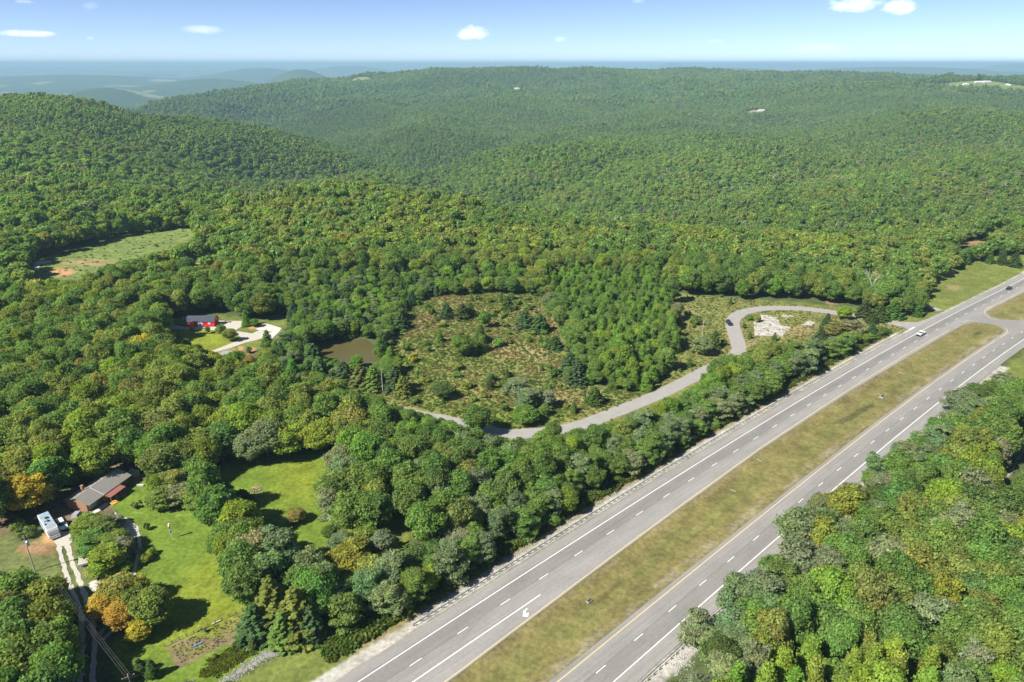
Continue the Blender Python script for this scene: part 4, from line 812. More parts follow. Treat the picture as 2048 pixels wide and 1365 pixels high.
def region(x, y, u, v, rnd, pn, pn2):
    """kind, tint, radius, height for a wild tree standing at world x,y (base pixel u,v)"""
    S, T = hw_t(x, y); dA = T-float(TA(S)); dB = float(TB(S))-T; D = math.hypot(x, y)
    def pick(*opts):
        q = rnd()
        for p_, o in opts:
            if q < p_: return o
            q -= p_
        return opts[-1][1]
    if dB > 0 and S < 330:
        if dB < 20: return pick((.4, ('locust', 'blue-green', 3.6, 9)), (.2, ('locust', 'grey-green', 3.4, 8)), (.25, ('broad', 'green', 3.6, 10)), (.15, ('broad', 'dark green', 3.5, 10)))
        if pn > .42 and u < 1990: return pick((.42, ('cone', 'yellow-green', 3.1, 13)), (.22, ('cone', 'bright green', 3.0, 13)), (.16, ('broad', 'yellow-green', 3.8, 14)), (.13, ('broad', 'olive', 3.4, 13)), (.04, ('locust', 'blue-green', 3.4, 12)), (.03, ('broad', 'green', 3.5, 13)))
        return pick((.4, ('broad', 'green', 4.2, 14)), (.2, ('broad', 'deep green', 4.2, 14)), (.2, ('broad', 'olive', 4.2, 14)), (.12, ('locust', 'grey-green', 4, 12)), (.08, ('broad', 'yellow-green', 4, 14)))
    if 0 < dA < 24 and S < 300:
        return pick((.30, ('locust', 'green', 3.4, 8)), (.22, ('locust', 'blue-green', 3.5, 8.5)), (.2, ('broad', 'green', 3.2, 8)), (.12, ('locust', 'grey-green', 3.2, 7.5)), (.08, ('broad', 'yellow-green', 2.8, 7)), (.08, ('broad', 'deep green', 3.2, 8)))
    if dA > 0 and dA < 60 and S < 170:
        return pick((.45, ('broad', 'green', 4.0, 12.5)), (.25, ('broad', 'deep green', 4.0, 13)), (.1, ('broad', 'olive', 3.8, 12)), (.12, ('locust', 'blue-green', 3.8, 11)), (.08, ('broad', 'yellow-green', 3.4, 11)))
    uj = u+(pn2-.5)*190+(rnd()-.5)*60
    if 1100 < uj < 1350 and 555 < v < 810:
        return pick((.34, ('cone', 'bright green', 2.8, 10)), (.20, ('cone', 'green', 2.6, 9)), (.34, ('broad', 'green', 3.0, 8)), (.06, ('pine', 'pine green', 2.6, 8)), (.06, ('broad', 'yellow-green', 2.8, 8)))
    if 540 < u < 880 and 560 < v < 800 and y > 215:
        return pick((.32, ('pine', 'pine green', 2.8, 9.5)), (.25, ('broad', 'green', 3.2, 9)), (.2, ('broad', 'bright green', 2.8, 8)), (.13, ('locust', 'blue-green', 3, 8)), (.1, ('broad', 'yellow-green', 2.8, 8)))
    if u > 1690 and v < 640 and v > 460:
        return pick((.4, ('pine', 'deep green', 2.8, 9)), (.35, ('broad', 'green', 3.5, 10)), (.25, ('broad', 'olive', 3.4, 10)))
    if x < -40 and D < 560:
        if pn > .6: return pick((.35, ('broad', 'yellow-green', 4.4, 14)), (.3, ('broad', 'olive', 4.6, 15)), (.06, ('broad', 'golden', 4.0, 14)), (.2, ('broad', 'green', 4.5, 15)), (.05, ('broad', 'bright green', 4, 13)))
        return pick((.42, ('broad', 'green', 4.6, 15)), (.25, ('broad', 'olive', 4.5, 15)), (.2, ('broad', 'deep green', 4.5, 15)), (.1, ('broad', 'yellow-green', 4.2, 14)), (.03, ('broad', 'golden', 4.0, 14)))
    if pn > .62: return pick((.45, ('broad', 'olive', 4.2, 12.5)), (.3, ('broad', 'yellow-green', 4.0, 12)), (.24, ('broad', 'green', 4.2, 13)), (.01, ('broad', 'golden', 4, 12)))
    if pn2 > .62: return pick((.3, ('cone', 'green', 3, 12)), (.3, ('broad', 'bright green', 3.6, 11)), (.25, ('broad', 'green', 4, 12)), (.15, ('pine', 'pine green', 3, 11)))
    return pick((.4, ('broad', 'green', 4.2, 13)), (.3, ('broad', 'deep green', 4.3, 13.5)), (.14, ('broad', 'olive', 4.2, 13)), (.10, ('broad', 'bright green', 3.8, 12)), (.03, ('broad', 'dark green', 4, 13)), (.02, ('broad', 'grey-green', 4, 12)), (.01, ('broad', 'golden', 3.6, 12)))

def jgrid(D0, D1, az, sp, amp, rg):
    n = int(D1/sp*1.15)+3; i, j = np.meshgrid(np.arange(-n, n), np.arange(0, n)); x = (i+.5*(j % 2))*sp; y = j*sp*.88
    x = (x+rg.uniform(-amp, amp, x.shape)*sp).ravel(); y = (y+rg.uniform(-amp, amp, y.shape)*sp).ravel()
    D = np.hypot(x, y); a = np.degrees(np.arctan2(x, y)); k = (D > D0) & (D < D1) & (abs(a) < az); return x[k], y[k]
rg = np.random.default_rng(5); rnd = random.Random(3).random
x, y = jgrid(88, 545, 52, 3.9, .42, rg)
u, v = topx(x, y, 0.0); pn = vnoise(x, y, 60, 91, 2); pn2 = vnoise(x, y, 90, 95, 2)
cand = []
for i in range(len(x)):
    k_, t_, r_, h_ = region(x[i], y[i], u[i], v[i], rnd, pn[i], pn2[i]); f = .8+.42*rnd()
    cand.append((x[i], y[i], k_, t_, r_*f, h_*(.82+.34*rnd()), 0))
cx = np.array([c[0] for c in cand]); cy = np.array([c[1] for c in cand]); cr = np.array([c[4] for c in cand]); ch = np.array([c[5] for c in cand])
sdm = sdist(cx, cy, PP(MEADOW)); edge_ = .66+.34*sstep(sdm+6*(vnoise(cx, cy, 15, 301, 1)-.5), 6, 26); edge_ = np.where(sdm < 30, edge_, 1.0); cr = cr*(.5+.5*edge_); ch = ch*edge_
cand = [(c[0], c[1], c[2], c[3], float(a_), float(b_), 0) for c, a_, b_ in zip(cand, cr, ch)]
S_, T_ = hw_t(cx, cy); ta_, tb_ = TA(S_), TB(S_)
bad = hidden_bad(cx, cy, cr, ch) | ((T_ < ta_+11.5+cr*.45) & (T_ > tb_-9.5-cr*.35) & (S_ > -80) & (S_ < 800))
for f_r, f_h in ((.70, .62), (.48, .36)):
    ii = np.where(bad)[0]; b2 = hidden_bad(cx[ii], cy[ii], cr[ii]*f_r, ch[ii]*f_h) | ((T_[ii] < ta_[ii]+11.5+cr[ii]*f_r*.45) & (T_[ii] > tb_[ii]-9.5-cr[ii]*f_r*.35) & (S_[ii] > -80) & (S_[ii] < 800))
    for q_ in ii[~b2]:
        cand[q_] = (cand[q_][0], cand[q_][1], cand[q_][2], cand[q_][3], cr[q_]*f_r, ch[q_]*f_h, 0); cr[q_] *= f_r; ch[q_] *= f_h; bad[q_] = False
print('candidates', len(cand), 'kept', (~bad).sum())
order = np.where(~bad)[0]; rg.shuffle(order)
order = sorted(order, key=lambda i: -cr[i])
cell = {}
def cellkey(x, y): return (int(math.floor(x/8)), int(math.floor(y/8)))
for (a, b, r) in man: cell.setdefault(cellkey(a, b), []).append((a, b, r*.78))
for i in order:
    a, b, r = cx[i], cy[i], cr[i]; ky = cellkey(a, b); ok = True
    dense = .46 if math.hypot(a, b) < 330 else .54
    for p in (-1, 0, 1):
        for q in (-1, 0, 1):
            for (c, d, s) in cell.get((ky[0]+p, ky[1]+q), ()):
                if (a-c)**2+(b-d)**2 < ((r+s)*dense*1.12)**2: ok = False; break
            if not ok: break
        if not ok: break
    if ok: cell.setdefault(ky, []).append((a, b, r)); ROWS.append(cand[i])
print('near trees', len(ROWS))

# meadow scrub and seedlings
def scatter_poly(poly, n, rg):
    w_ = np.array(PP(poly)); a, b = w_.min(0), w_.max(0); q = rg.uniform(a, b, (n, 2)); k = sdist(q[:, 0], q[:, 1], w_) < -.8; return q[k]
SCR = []
for poly, n, kinds in [(MEADOW, 900, ((.38, 'bush', 'green', 1.4, 1.6), (.21, 'bush', 'olive', 1.8, 1.6), (.13, 'bush', 'deep green', 1.3, 2.0), (.12, 'pine', 'deep green', 1.0, 3.4), (.06, 'broad', 'green', 1.6, 4.0), (.04, 'cone', 'bright green', 1.0, 3.6), (.04, 'bush', 'brownish', 1.6, 1.3))),
                       (MEADOW_R, 200, ((.45, 'bush', 'olive', 1.0, 1.3), (.35, 'bush', 'green', 1.0, 1.5), (.2, 'pine', 'deep green', .9, 2.6))),
                       (FIELD_L, 14, ((.6, 'bush', 'green', 1.3, 1.6), (.4, 'bush', 'olive', 1.3, 1.5)))]:
    for (a, b) in scatter_poly(poly, n, rg):
        uu, vv = topx(a, b, 0.0); dr = min((Vector((a, b))-p).length for p in ROADW)
        if dr < 4.8 or sdist([uu], [vv], [(1500, 622), (1640, 625), (1650, 660), (1580, 680), (1500, 680)])[0] < 0 or sdist([a], [b], POND)[0] < 1.5: continue
        S1, T1 = hw_t(a, b)
        if T1-float(TA(S1)) < 12: continue
        if any((a-c[0])**2+(b-c[1])**2 < (c[2]*.9)**2 for c in man): continue
        if poly is MEADOW and vnoise(np.array([a]), np.array([b]), 14, 211, 2)[0] < .42+.1*rnd(): continue
        q = rnd()
        for p_, k_, t_, r_, h_ in kinds:
            if q < p_: f = .45+1.35*rnd()**2.2; SCR.append((a, b, k_, t_, r_*f, h_*f, 0)); break
            q -= p_
print('scrub', len(SCR))
ROWS += SCR

# ------------------------------------------------------------------ individuals: the ones that show largest
def px_size(r): return r[4]/math.hypot(r[0], r[1])
def inframe(r, mx=40):
    uu, vv = topx(r[0], r[1], r[5]*.6); return -mx < uu < 2048+mx and vv < 1365+mx
KGRP = {'broad': 'B', 'cone': 'B', 'locust': 'B', 'pine': 'P', 'bush': 'S'}
ind, rest = [], []
for grp, cap in (('B', 300), ('P', 200), ('S', 260)):
    rows = [r for r in ROWS if KGRP[r[2]] == grp]; a = [r for r in rows if inframe(r)]; b = [r for r in rows if not inframe(r)]
    if grp == 'B': b = [r for r in b if r[6] == 0]
    a.sort(key=lambda r: -px_size(r)-(9 if r[6] else 0)); ind += a[:cap]; rest += a[cap:]+b
LM = [('the brick house', P(220, 985)), ('the motorhome', P(100, 1050)), ('the transformer pole', P(70, 1145)), ('the garden plot', P(420, 1290)), ('the fire pit', P(512, 978)), ('the long guardrail end', P(835, 1243)), ('the painted turn arrow', P(1050, 1226)),
      ('the red barn', P(400, 650)), ('the muddy pond', P(700, 700)), ('the meadow pole', P(766, 785)), ('the loop gravel patch', P(1535, 650)), ('the white pickup', P(1844, 668)), ('the black highway car', P(2018, 577)), ('the black SUV', P(1457, 648)),
      ('the right guardrail base', P(1375, 1290)), ('the right guardrail tip', P(1987, 743)), ('the bottom right corner', P(2040, 1360)), ('the concrete inlet', P(1765, 795)), ('the right-hand grass gap', P(2030, 920)), ('the side road bend', P(1030, 866)), ('the pale slab', P(540, 665)), ('the left edge field', P(200, 510)), ('the small rear lawn', P(760, 1075)), ('the middle of the median', P(1500, 960)), ('the bottom left corner', P(10, 1360)), ('the near grass swath', P(640, 1310))]
ORD = ['closest', 'second closest', 'third closest', 'fourth closest', 'fifth closest', 'sixth closest', 'seventh closest', 'eighth closest', 'ninth closest', 'tenth closest', 'eleventh closest', 'twelfth closest', 'thirteenth closest', 'fourteenth closest', 'fifteenth closest', 'sixteenth closest', 'seventeenth closest', 'eighteenth closest', 'nineteenth closest', 'twentieth closest']
WHAT = {'broad': ('round-crowned tree', 'broadleaf tree', 'broadleaf_tree'), 'cone': ('tall narrow leafy tree', 'broadleaf tree', 'broadleaf_tree'), 'locust': ('feathery spreading tree', 'broadleaf tree', 'broadleaf_tree'), 'pine': ('layered conifer', 'conifer', 'pine_tree'), 'bush': ('low rounded shrub', 'shrub', 'shrub')}
buckets = {}
for r in ind:
    k = min(range(len(LM)), key=lambda i: (LM[i][1][0]-r[0])**2+(LM[i][1][1]-r[1])**2)
    sz = ''
    if r[2] != 'bush': sz = 'small ' if r[5] < REF[r[2]][1]*.72 else ('tall ' if r[5] > REF[r[2]][1]*1.05 and r[2] != 'cone' else '')
    buckets.setdefault((k, r[2], r[3], sz), []).append(r)
GNAME = {'B': 'broadleaf trees of the woods and yards', 'P': 'conifers around the meadow and roads', 'S': 'shrubs dotted over the open ground'}
first = {}
def plant(r, label, vi):
    x, y, kind, tn, rad, h, man_ = r; R0, H0 = REF[kind]; z = tz(x, y)-.05; rot = random.uniform(0, 6.28)
    nm = WHAT[kind][2]; e = empty(nm, (x, y, z), rot, label, WHAT[kind][1], GNAME[KGRP[kind]])
    e.scale = (rad/R0, rad/R0, h/H0); tint = [c*random.uniform(.88, 1.12) for c in TINT[tn]]
    cme = HI[kind][vi % len(HI[kind])]; tme = TR[kind][vi % len(TR[kind])]
    for nm_, me in (('foliage' if kind == 'bush' else 'crown', cme), ('stem' if kind == 'bush' else 'trunk', tme)):
        key = (nm_, me.name)
        if key in first: o = first[key].copy()
        else: o = bpy.data.objects.new(nm_, me); first[key] = o
        C.objects.link(o); o.parent = e
        if me is cme: o['tint'] = (*tint, 1.0)
vi = 0
for (k, kind, tn, sz), rows in buckets.items():
    nm, c = LM[k]; rows.sort(key=lambda r: (c[0]-r[0])**2+(c[1]-r[1])**2)
    for i, r in enumerate(rows):
        vi += 1
        lab = f'{sz}{tn} {WHAT[kind][0]}, ' + (f'{ORD[i]} to {nm}' if i < len(ORD) else f'beyond the twentieth closest to {nm}')
        plant(r, lab[0].lower()+lab[1:], vi)

# ------------------------------------------------------------------ the forest beyond: one mass of trees, instanced
src = {}
def srcobj(key, me):
    o = bpy.data.objects.new('forest_tree_form', me); src[key] = o; return o
KEYS = []
for cls, dct in (('H', HI), ('M', MID), ('L', LOW)):
    for kind in dct:
        for i, me in enumerate(dct[kind]): KEYS.append((cls, kind, i)); srcobj((cls, kind, i), me)
KIDX = {k: i for i, k in enumerate(KEYS)}
PX, PY, PS, PI_, PT, PR = [], [], [], [], [], []
def addp(x, y, s, idx, tint, rot): PX.append(x); PY.append(y); PS.append(s); PI_.append(idx); PT.append(tint); PR.append(rot)
rr = random.Random(9)
for r in rest:
    kind = r[2]; D = math.hypot(r[0], r[1]); cls = 'H' if (D < 400 or kind in ('locust', 'bush')) else 'M'
    n = len((HI if cls == 'H' else MID)[kind]); i = rr.randrange(n); R0, H0 = REF[kind]; jt = rr.uniform(.85, 1.15)
    addp(r[0], r[1], (r[4]/R0, r[4]/R0, r[5]/H0), KIDX[(cls, kind, i)], [c*jt for c in TINT[r[3]]], rr.uniform(0, 6.28))
def pick_arr(p, n, rg): return rg.choice(len(p), n, p=np.array(p)/sum(p))
def field(D0, D1, az, sp, cls, scale):
    x, y = jgrid(D0, D1, az, sp, .40, rg); n = len(x); u, v = topx(x, y, terrain(x, y)+8)
    bad = np.zeros(n, bool); th = np.arctan2(x, y); D = np.hypot(x, y)
    for (fu, fv, Dd, ru, rr_, c) in FARMS:
        d = ray(fu, fv); t0 = math.atan2(d.x, d.y); e = ((th-t0)*Dd/ru)**2+(np.where(D < Dd, (D-Dd)/(rr_*2.2), (D-Dd)/rr_))**2; bad |= e < 1
    if D0 < 700:
        for kb in (FIELD_L, DIRT_UR, GRASS_UR): bad |= sdist(u, v, kb) < 0
    x, y, D = x[~bad], y[~bad], D[~bad]; n = len(x)
    a = vnoise(x, y, 70, 91, 2); b = vnoise(x, y, 95, 95, 2); c = vnoise(x, y, 330, 97, 2)
    names = ['green', 'deep green', 'olive', 'bright green', 'yellow-green', 'grey-green', 'golden', 'dark green', 'brownish', 'blue-green']
    tab = np.array([TINT[q] for q in names])
    base = pick_arr([.36, .24, .14, .10, .05, .05, .004, .03, .004, .022], n, rg); ol = pick_arr([.22, .06, .38, .05, .2, .05, .02, 0, .02, 0], n, rg); br = pick_arr([.3, .1, .1, .33, .14, 0, 0, .03, 0, 0], n, rg)
    ti = np.where(a > .6, ol, np.where(b > .58, br, base)); tint = tab[ti]*rg.uniform(.78, 1.22, (n, 1))*(.78+.44*c)[:, None]*(.82+.36*vnoise(x, y, 900, 107, 2))[:, None]
    if D1 > 1000:     # far canopies: plain mix, a little calmer
        tint = tint*.75+tab[0]*.25
    s = (.62+.72*rg.random(n)**1.3)*scale; sz = s*rg.uniform(.8, 1.15, n)*(.8+.4*vnoise(x, y, 55, 83, 2))*(1 if scale < 1.6 else .62)
    out = []
    if cls == 'M':
        k5 = rg.integers(0, 5, n); k3 = rg.integers(0, 3, n); q = rg.random(n); pc = np.where(b > .58, .45, .06); pp = np.where((b < .36), .22, .03)
        idx = np.where(q < pc, [KIDX[('M', 'cone', i)] for i in k3], np.where(q < pc+pp, KIDX[('M', 'pine', 0)], [KIDX[('M', 'broad', i)] for i in k5]))
    else: idx = np.array([KIDX[('L', 'broad', i)] for i in rg.integers(0, 4, n)])
    return x, y, np.stack([s, s, sz], 1), idx, tint, rg.uniform(0, 6.28, n)
fl = [field(545, 1250, 48, 6.0, 'M', .88), field(1250, 2900, 46, 6.2, 'L', .80), field(2900, 5600, 44, 11.0, 'L', 1.38)]
X = np.concatenate([PX]+[f[0] for f in fl]); Y = np.concatenate([PY]+[f[1] for f in fl]); Sc = np.concatenate([np.array(PS)]+[f[2] for f in fl]); Id = np.concatenate([PI_]+[f[3] for f in fl]).astype(np.int32)
Tn = np.concatenate([np.array(PT)]+[f[4] for f in fl]); Ro = np.concatenate([PR]+[f[5] for f in fl])
Z = terrain(X, Y)-.1-np.where(np.hypot(X, Y) > 2900, 5.5, 0)
print('forest points', len(X))
# wild ground cover: knee-high weeds as instanced tufts in the same manner
def inst_object(name, X, Y, Z, Sc, Id, Tn, Ro, keys, label, cat):
    me = bpy.data.meshes.new(name); me.vertices.add(len(X)); me.vertices.foreach_set('co', np.stack([X, Y, Z], 1).astype(np.float32).ravel())
    a = me.attributes.new('scl', 'FLOAT_VECTOR', 'POINT'); a.data.foreach_set('vector', Sc.astype(np.float32).ravel())
    a = me.attributes.new('rot', 'FLOAT', 'POINT'); a.data.foreach_set('value', Ro.astype(np.float32))
    a = me.attributes.new('vid', 'INT', 'POINT'); a.data.foreach_set('value', Id.astype(np.int32))
    vcol(me, 'tint', Tn)
    o = bpy.data.objects.new(name, me); C.objects.link(o); tag(o, label, cat, kind='stuff')
    ng = bpy.data.node_groups.new(name+'_instances', 'GeometryNodeTree'); ng.interface.new_socket('Geometry', in_out='INPUT', socket_type='NodeSocketGeometry'); ng.interface.new_socket('Geometry', in_out='OUTPUT', socket_type='NodeSocketGeometry')
    n = ng.nodes.new; l = ng.links.new; gi = n('NodeGroupInput'); go = n('NodeGroupOutput'); jn = n('GeometryNodeJoinGeometry')
    def attr(nm, ty):
        q = n('GeometryNodeInputNamedAttribute'); q.data_type = ty; q.inputs['Name'].default_value = nm; return q.outputs['Attribute']
    sc_, ro_, vi_ = attr('scl', 'FLOAT_VECTOR'), attr('rot', 'FLOAT'), attr('vid', 'INT'); cb = n('ShaderNodeCombineXYZ'); l(ro_, cb.inputs['Z'])
    for k, ob in keys:
        if not (Id == k).any(): continue
        ip = n('GeometryNodeInstanceOnPoints'); oi = n('GeometryNodeObjectInfo'); oi.inputs['Object'].default_value = ob; oi.inputs['As Instance'].default_value = True
        cmp_ = n('FunctionNodeCompare'); cmp_.data_type = 'INT'; cmp_.operation = 'EQUAL'; l(vi_, cmp_.inputs['A'] if False else [s for s in cmp_.inputs if s.name == 'A' and s.type == 'INT'][0]); [s for s in cmp_.inputs if s.name == 'B' and s.type == 'INT'][0].default_value = int(k)
        l(gi.outputs[0], ip.inputs['Points']); l(cmp_.outputs[0], ip.inputs['Selection']); l(oi.outputs['Geometry'], ip.inputs['Instance']); l(cb.outputs[0], ip.inputs['Rotation']); l(sc_, ip.inputs['Scale']); l(ip.outputs[0], jn.inputs[0])
    l(jn.outputs[0], go.inputs[0]); md = o.modifiers.new('instances', 'NODES'); md.node_group = ng; return o
inst_object('forest', X, Y, Z, Sc, Id, Tn, Ro, [(KIDX[k], src[k]) for k in KEYS], 'dense green deciduous forest covering the hills to the skyline', 'forest')

# weeds and tall grass
TUFT = [crown_mesh('weed', lobes_broad(g(i+400), .62, .0, .6, 5, .6), 60, .15, g(i+410), jit=.45, outn=1.1) for i in range(3)]
tob = [(i, srcobj(('T', i), me)) for i, me in enumerate(TUFT)]
wx, wt, ws = [], [], []
def weeds(poly, n, pal, s0, keepoff=3.6):
    q = scatter_poly(poly, n, rg); RW = np.array([(p.x, p.y) for p in ROADW])
    d = np.min(np.hypot(q[:, None, 0]-RW[None, ::2, 0], q[:, None, 1]-RW[None, ::2, 1]), 1); S1, T1 = hw_t(q[:, 0], q[:, 1]); k = (d > keepoff) & ~((T1 < TA(S1)+10.2) & (T1 > TB(S1)-9.2)); k &= sdist(q[:, 0], q[:, 1], POND) > .3
    for gp in GPATCH: k &= sdist(q[:, 0], q[:, 1], gp) > 0
    q = q[k]; nz_ = vnoise(q[:, 0], q[:, 1], 9, 51, 2)
    for (a, b), z_ in zip(q, nz_):
        i = min(len(pal)-1, int(len(pal)*min(.999, max(0, (z_-.25)*2+rnd()*.5-.25)))); c = pal[i]; f = .8+.4*rnd(); wx.append((a, b)); wt.append([p*f for p in c]); ws.append(s0*(.5+.9*rnd()))
GPATCH = [PP([(1505, 645), (1520, 627), (1556, 632), (1575, 652), (1566, 676), (1508, 673)]), PP([(1598, 652), (1618, 639), (1632, 646), (1622, 653)])]
PALM = [(.23, .19, .09), (.23, .215, .085), (.20, .22, .065), (.17, .215, .055), (.15, .21, .048), (.12, .18, .045)]
weeds(MEADOW, 30000, PALM, .78); weeds(MEADOW_R, 11000, PALM, .66); weeds(FIELD_L, 350, PALM[2:], 1.1); GP_, GPATCH = GPATCH, []
weeds(GP_ and [(1503, 643), (1520, 626), (1556, 631), (1580, 652), (1568, 677), (1506, 674)], 150, PALM, .6)
GPATCH = GP_
weeds(GARDEN, 900, [(.16, .12, .07), (.12, .11, .05), (.12, .13, .045)], .26)
# verge thickets behind the guardrails
Sg = rg.uniform(40, 318, 2600); q1 = Sg; t1 = TA(Sg)+rg.uniform(11.6, 16, 2600)
vx, vy = wxy(q1, t1)
for a, b in zip(vx, vy): wx.append((a, b)); wt.append([p*(.8+.4*rnd()) for p in ((.10, .16, .028) if rnd() < .7 else (.13, .15, .04))]); ws.append(.9+1.4*rnd())
ds = smooth_line(PP([(430, 1362), (480, 1328), (530, 1300), (575, 1284), (640, 1262), (700, 1245)]), 6)
for _ in range(1500):
    k = rnd()*(len(ds)-1.01); p = ds[int(k)]; a = p.x-rnd()*2.6-.3+(rnd()-.5)*3; b = p.y+rnd()*3.6+.9; wx.append((a, b)); wt.append([c*(.8+.4*rnd()) for c in ((.14, .17, .025) if rnd() < .6 else (.10, .14, .03))]); ws.append(.4+.6*rnd())
wx = np.array(wx); nW = len(wx); ws = np.array(ws)
inst_object('tall_weeds', wx[:, 0], wx[:, 1], terrain(wx[:, 0], wx[:, 1])-.03, np.stack([ws, ws, ws*.8], 1), np.arange(nW) % 3, np.array(wt), rg.uniform(0, 6.28, nW), tob, 'knee-high weeds and tall grass over the meadow and verges', 'weeds')

# bare and dead trees
def bare_tree(u, v, h, seed, label, forks=2, mk='dead', zb=0.0):
    x, y = P(u, v, zb); e = empty('dead_tree', (x, y, tz(x, y)), random.uniform(0, 6.28), label, 'dead tree', 'bare trees')
    o = bpy.data.objects.new('trunk', bare_mesh('trunk', seed, h, forks, M[mk])); C.objects.link(o); o.parent = e
bare_tree(1736, 609, 18, 4, 'tall pale dead tree with a forked trunk at the forest edge above the side road', 2)
bare_tree(1469, 589, 13, 8, 'pale dead tree with a dense bare crown, left of the forked one', 3)
bare_tree(432, 1040, 8, 12, 'grey bare spreading tree at the edge of the house lawn', 3)
bare_tree(1640, 1290, 9, 15, 'bare twiggy tree among yellow-green trees near the bottom right', 4)
bare_tree(738, 935, 6, 21, 'short broken bare tree in the wood behind the small rear lawn', 2)

# ------------------------------------------------------------------ brick house
def W(o, p): return o
hx0, hy0 = P(178, 1012.3, 2.5); hx1, hy1 = P(263.7, 950.8, 2.5)
hrz = math.atan2(hy1-hy0, hx1-hx0); HLn = math.hypot(hx1-hx0, hy1-hy0)
house = empty('brick_house', (hx0, hy0, 0), hrz, 'long low brick house with a grey gabled roof beside the lawn', 'house')
# local frame: x along the front eave (towards the far end), y to the back (positive = away from the front lawn)
WD = 8.6; EV = 2.55; RG = 4.15; O = .45
def gable_walls(x0, x1, y0, y1, ev, rg_, mi=0):
    mb = MB(); ym = (y0+y1)/2
    mb.add([(x0, y0, -.2), (x1, y0, -.2), (x1, y1, -.2), (x0, y1, -.2), (x0, y0, ev), (x1, y0, ev), (x1, y1, ev), (x0, y1, ev), (x0, ym, rg_), (x1, ym, rg_)],
           [(0, 1, 5, 4), (2, 3, 7, 6), (3, 0, 4, 8, 7), (1, 2, 6, 9, 5)], mi); return mb
def gable_roof(x0, x1, y0, y1, ev, rg_, th=.14, m='roof_gray'):
    mb = MB(); ym = (y0+y1)/2
    for (a, b) in ((y0, ym), (y1, ym)):
        vs = [(x0, a, ev), (x1, a, ev), (x1, b, rg_), (x0, b, rg_)]; vs += [(p[0], p[1], p[2]-th) for p in vs]
        mb.add(vs, [(0, 1, 2, 3), (7, 6, 5, 4), (0, 4, 5, 1), (1, 5, 6, 2), (3, 2, 6, 7), (0, 3, 7, 4)])
    return mb
def part(mb, nm, m, par, label=None):
    o = mb.build(nm, m, par)
    if label: o['label'] = label
    return o
part(gable_walls(O, HLn-O, O+1.0, WD-O, EV, RG-.12), 'wall', M['brick'], house)
part(gable_walls(5.2, 9.8, O, WD-.9, EV-.01, RG-.16), 'wall', M['brick'], house, 'projecting middle section of the brick wall')
rf = part(gable_roof(0, HLn, 0, WD, EV, RG), 'roof', M['roof_gray'], house)
mb = MB()
mb.add([(5.05, -.02, EV+.03), (5.2, -.02, EV+.03), (5.2, WD/2, RG+.035), (5.05, WD/2, RG+.035)], [(0, 1, 2, 3)]); mb.add([(5.05, -.02, EV+.03), (5.2, -.02, EV+.03), (5.2, -.02, EV-.15), (5.05, -.02, EV-.15)], [(0, 1, 2, 3)])
part(mb, 'roof_trim', M['trim'], house, 'pale trim strip running up the roof slope')
mb = MB(); mb.box(4.0, 4.55, 5.7, 6.25, 3.2, 5.0); mb.box(3.93, 4.62, 5.63, 6.32, 5.0, 5.12); part(mb, 'chimney', M['brick'], rf)
for (a, b_, z0, z1) in ((10.6, 11.6, 1.0, 2.1), (12.9, 13.8, 1.1, 2.0)):
    mb = MB(); mb.box(a, b_, O+.93, O+1.02, z0, z1); wn = part(mb, 'window', M['trim'], house); mb = MB(); mb.box(a+.08, b_-.08, O+.90, O+.94, z0+.08, z1-.08); part(mb, 'pane', M['glass'], wn)
mb = MB(); mb.box(1.0, 3.6, O+.92, O+1.03, 0, 2.2); part(mb, 'garage_door', M['door_gray'], house, 'wide pale grey garage door')
mb = MB(); mb.box(4.0, 4.9, O+.92, O+1.03, 0, 2.1); part(mb, 'door', M['brick'], house)
mb = MB()
mb.add([(5.1, .6, EV-.12), (10.6, .6, EV-.12), (10.6, -2.0, 2.05), (5.1, -2.0, 2.05), (5.1, .6, EV-.2), (10.6, .6, EV-.2), (10.6, -2.0, 1.97), (5.1, -2.0, 1.97)], [(0, 1, 2, 3), (7, 6, 5, 4), (0, 4, 5, 1), (1, 5, 6, 2), (2, 6, 7, 3), (3, 7, 4, 0)])
part(mb, 'porch_roof', M['roof_red'], house, 'reddish metal porch roof')
for xx in (5.3, 7.0, 8.7, 10.4):
    mb = MB(); mb.box(xx-.06, xx+.06, -1.9, -1.78, 0, 2.0); part(mb, 'porch_post', M['wood'], house)
mb = MB(); mb.box(5.1, 10.6, -1.95, O+.9, -.1, .18); part(mb, 'porch_deck', M['wood'], house)
mb = MB(); mb.box(-.9, 5.0, -1.3, .2, -.05, .07); part(mb, 'walkway', M['concrete'], house)
mb = MB(); mb.add([(4.6, -2.6, .05), (5.0, -.9, .35), (6.4, -2.1, .35), (6.1, -3.2, .05), (4.6, -2.6, .12), (5.0, -.9, .43), (6.4, -2.1, .43), (6.1, -3.2, .12)], [(3, 2, 1, 0), (4, 5, 6, 7), (0, 1, 5, 4), (1, 2, 6, 5), (2, 3, 7, 6), (3, 0, 4, 7)])
mb.box(4.7, 4.9, -2.4, -2.2, -.05, .1); mb.box(6.0, 6.2, -2.9, -2.7, -.05, .1); tag(mb.build('ramp_board', M['orange']), 'orange-painted board ramp by the red porch roof', 'ramp'); bpy.data.objects['ramp_board'].matrix_world = Matrix.Translation((hx0, hy0, 0)) @ Matrix.Rotation(hrz, 4, 'Z')
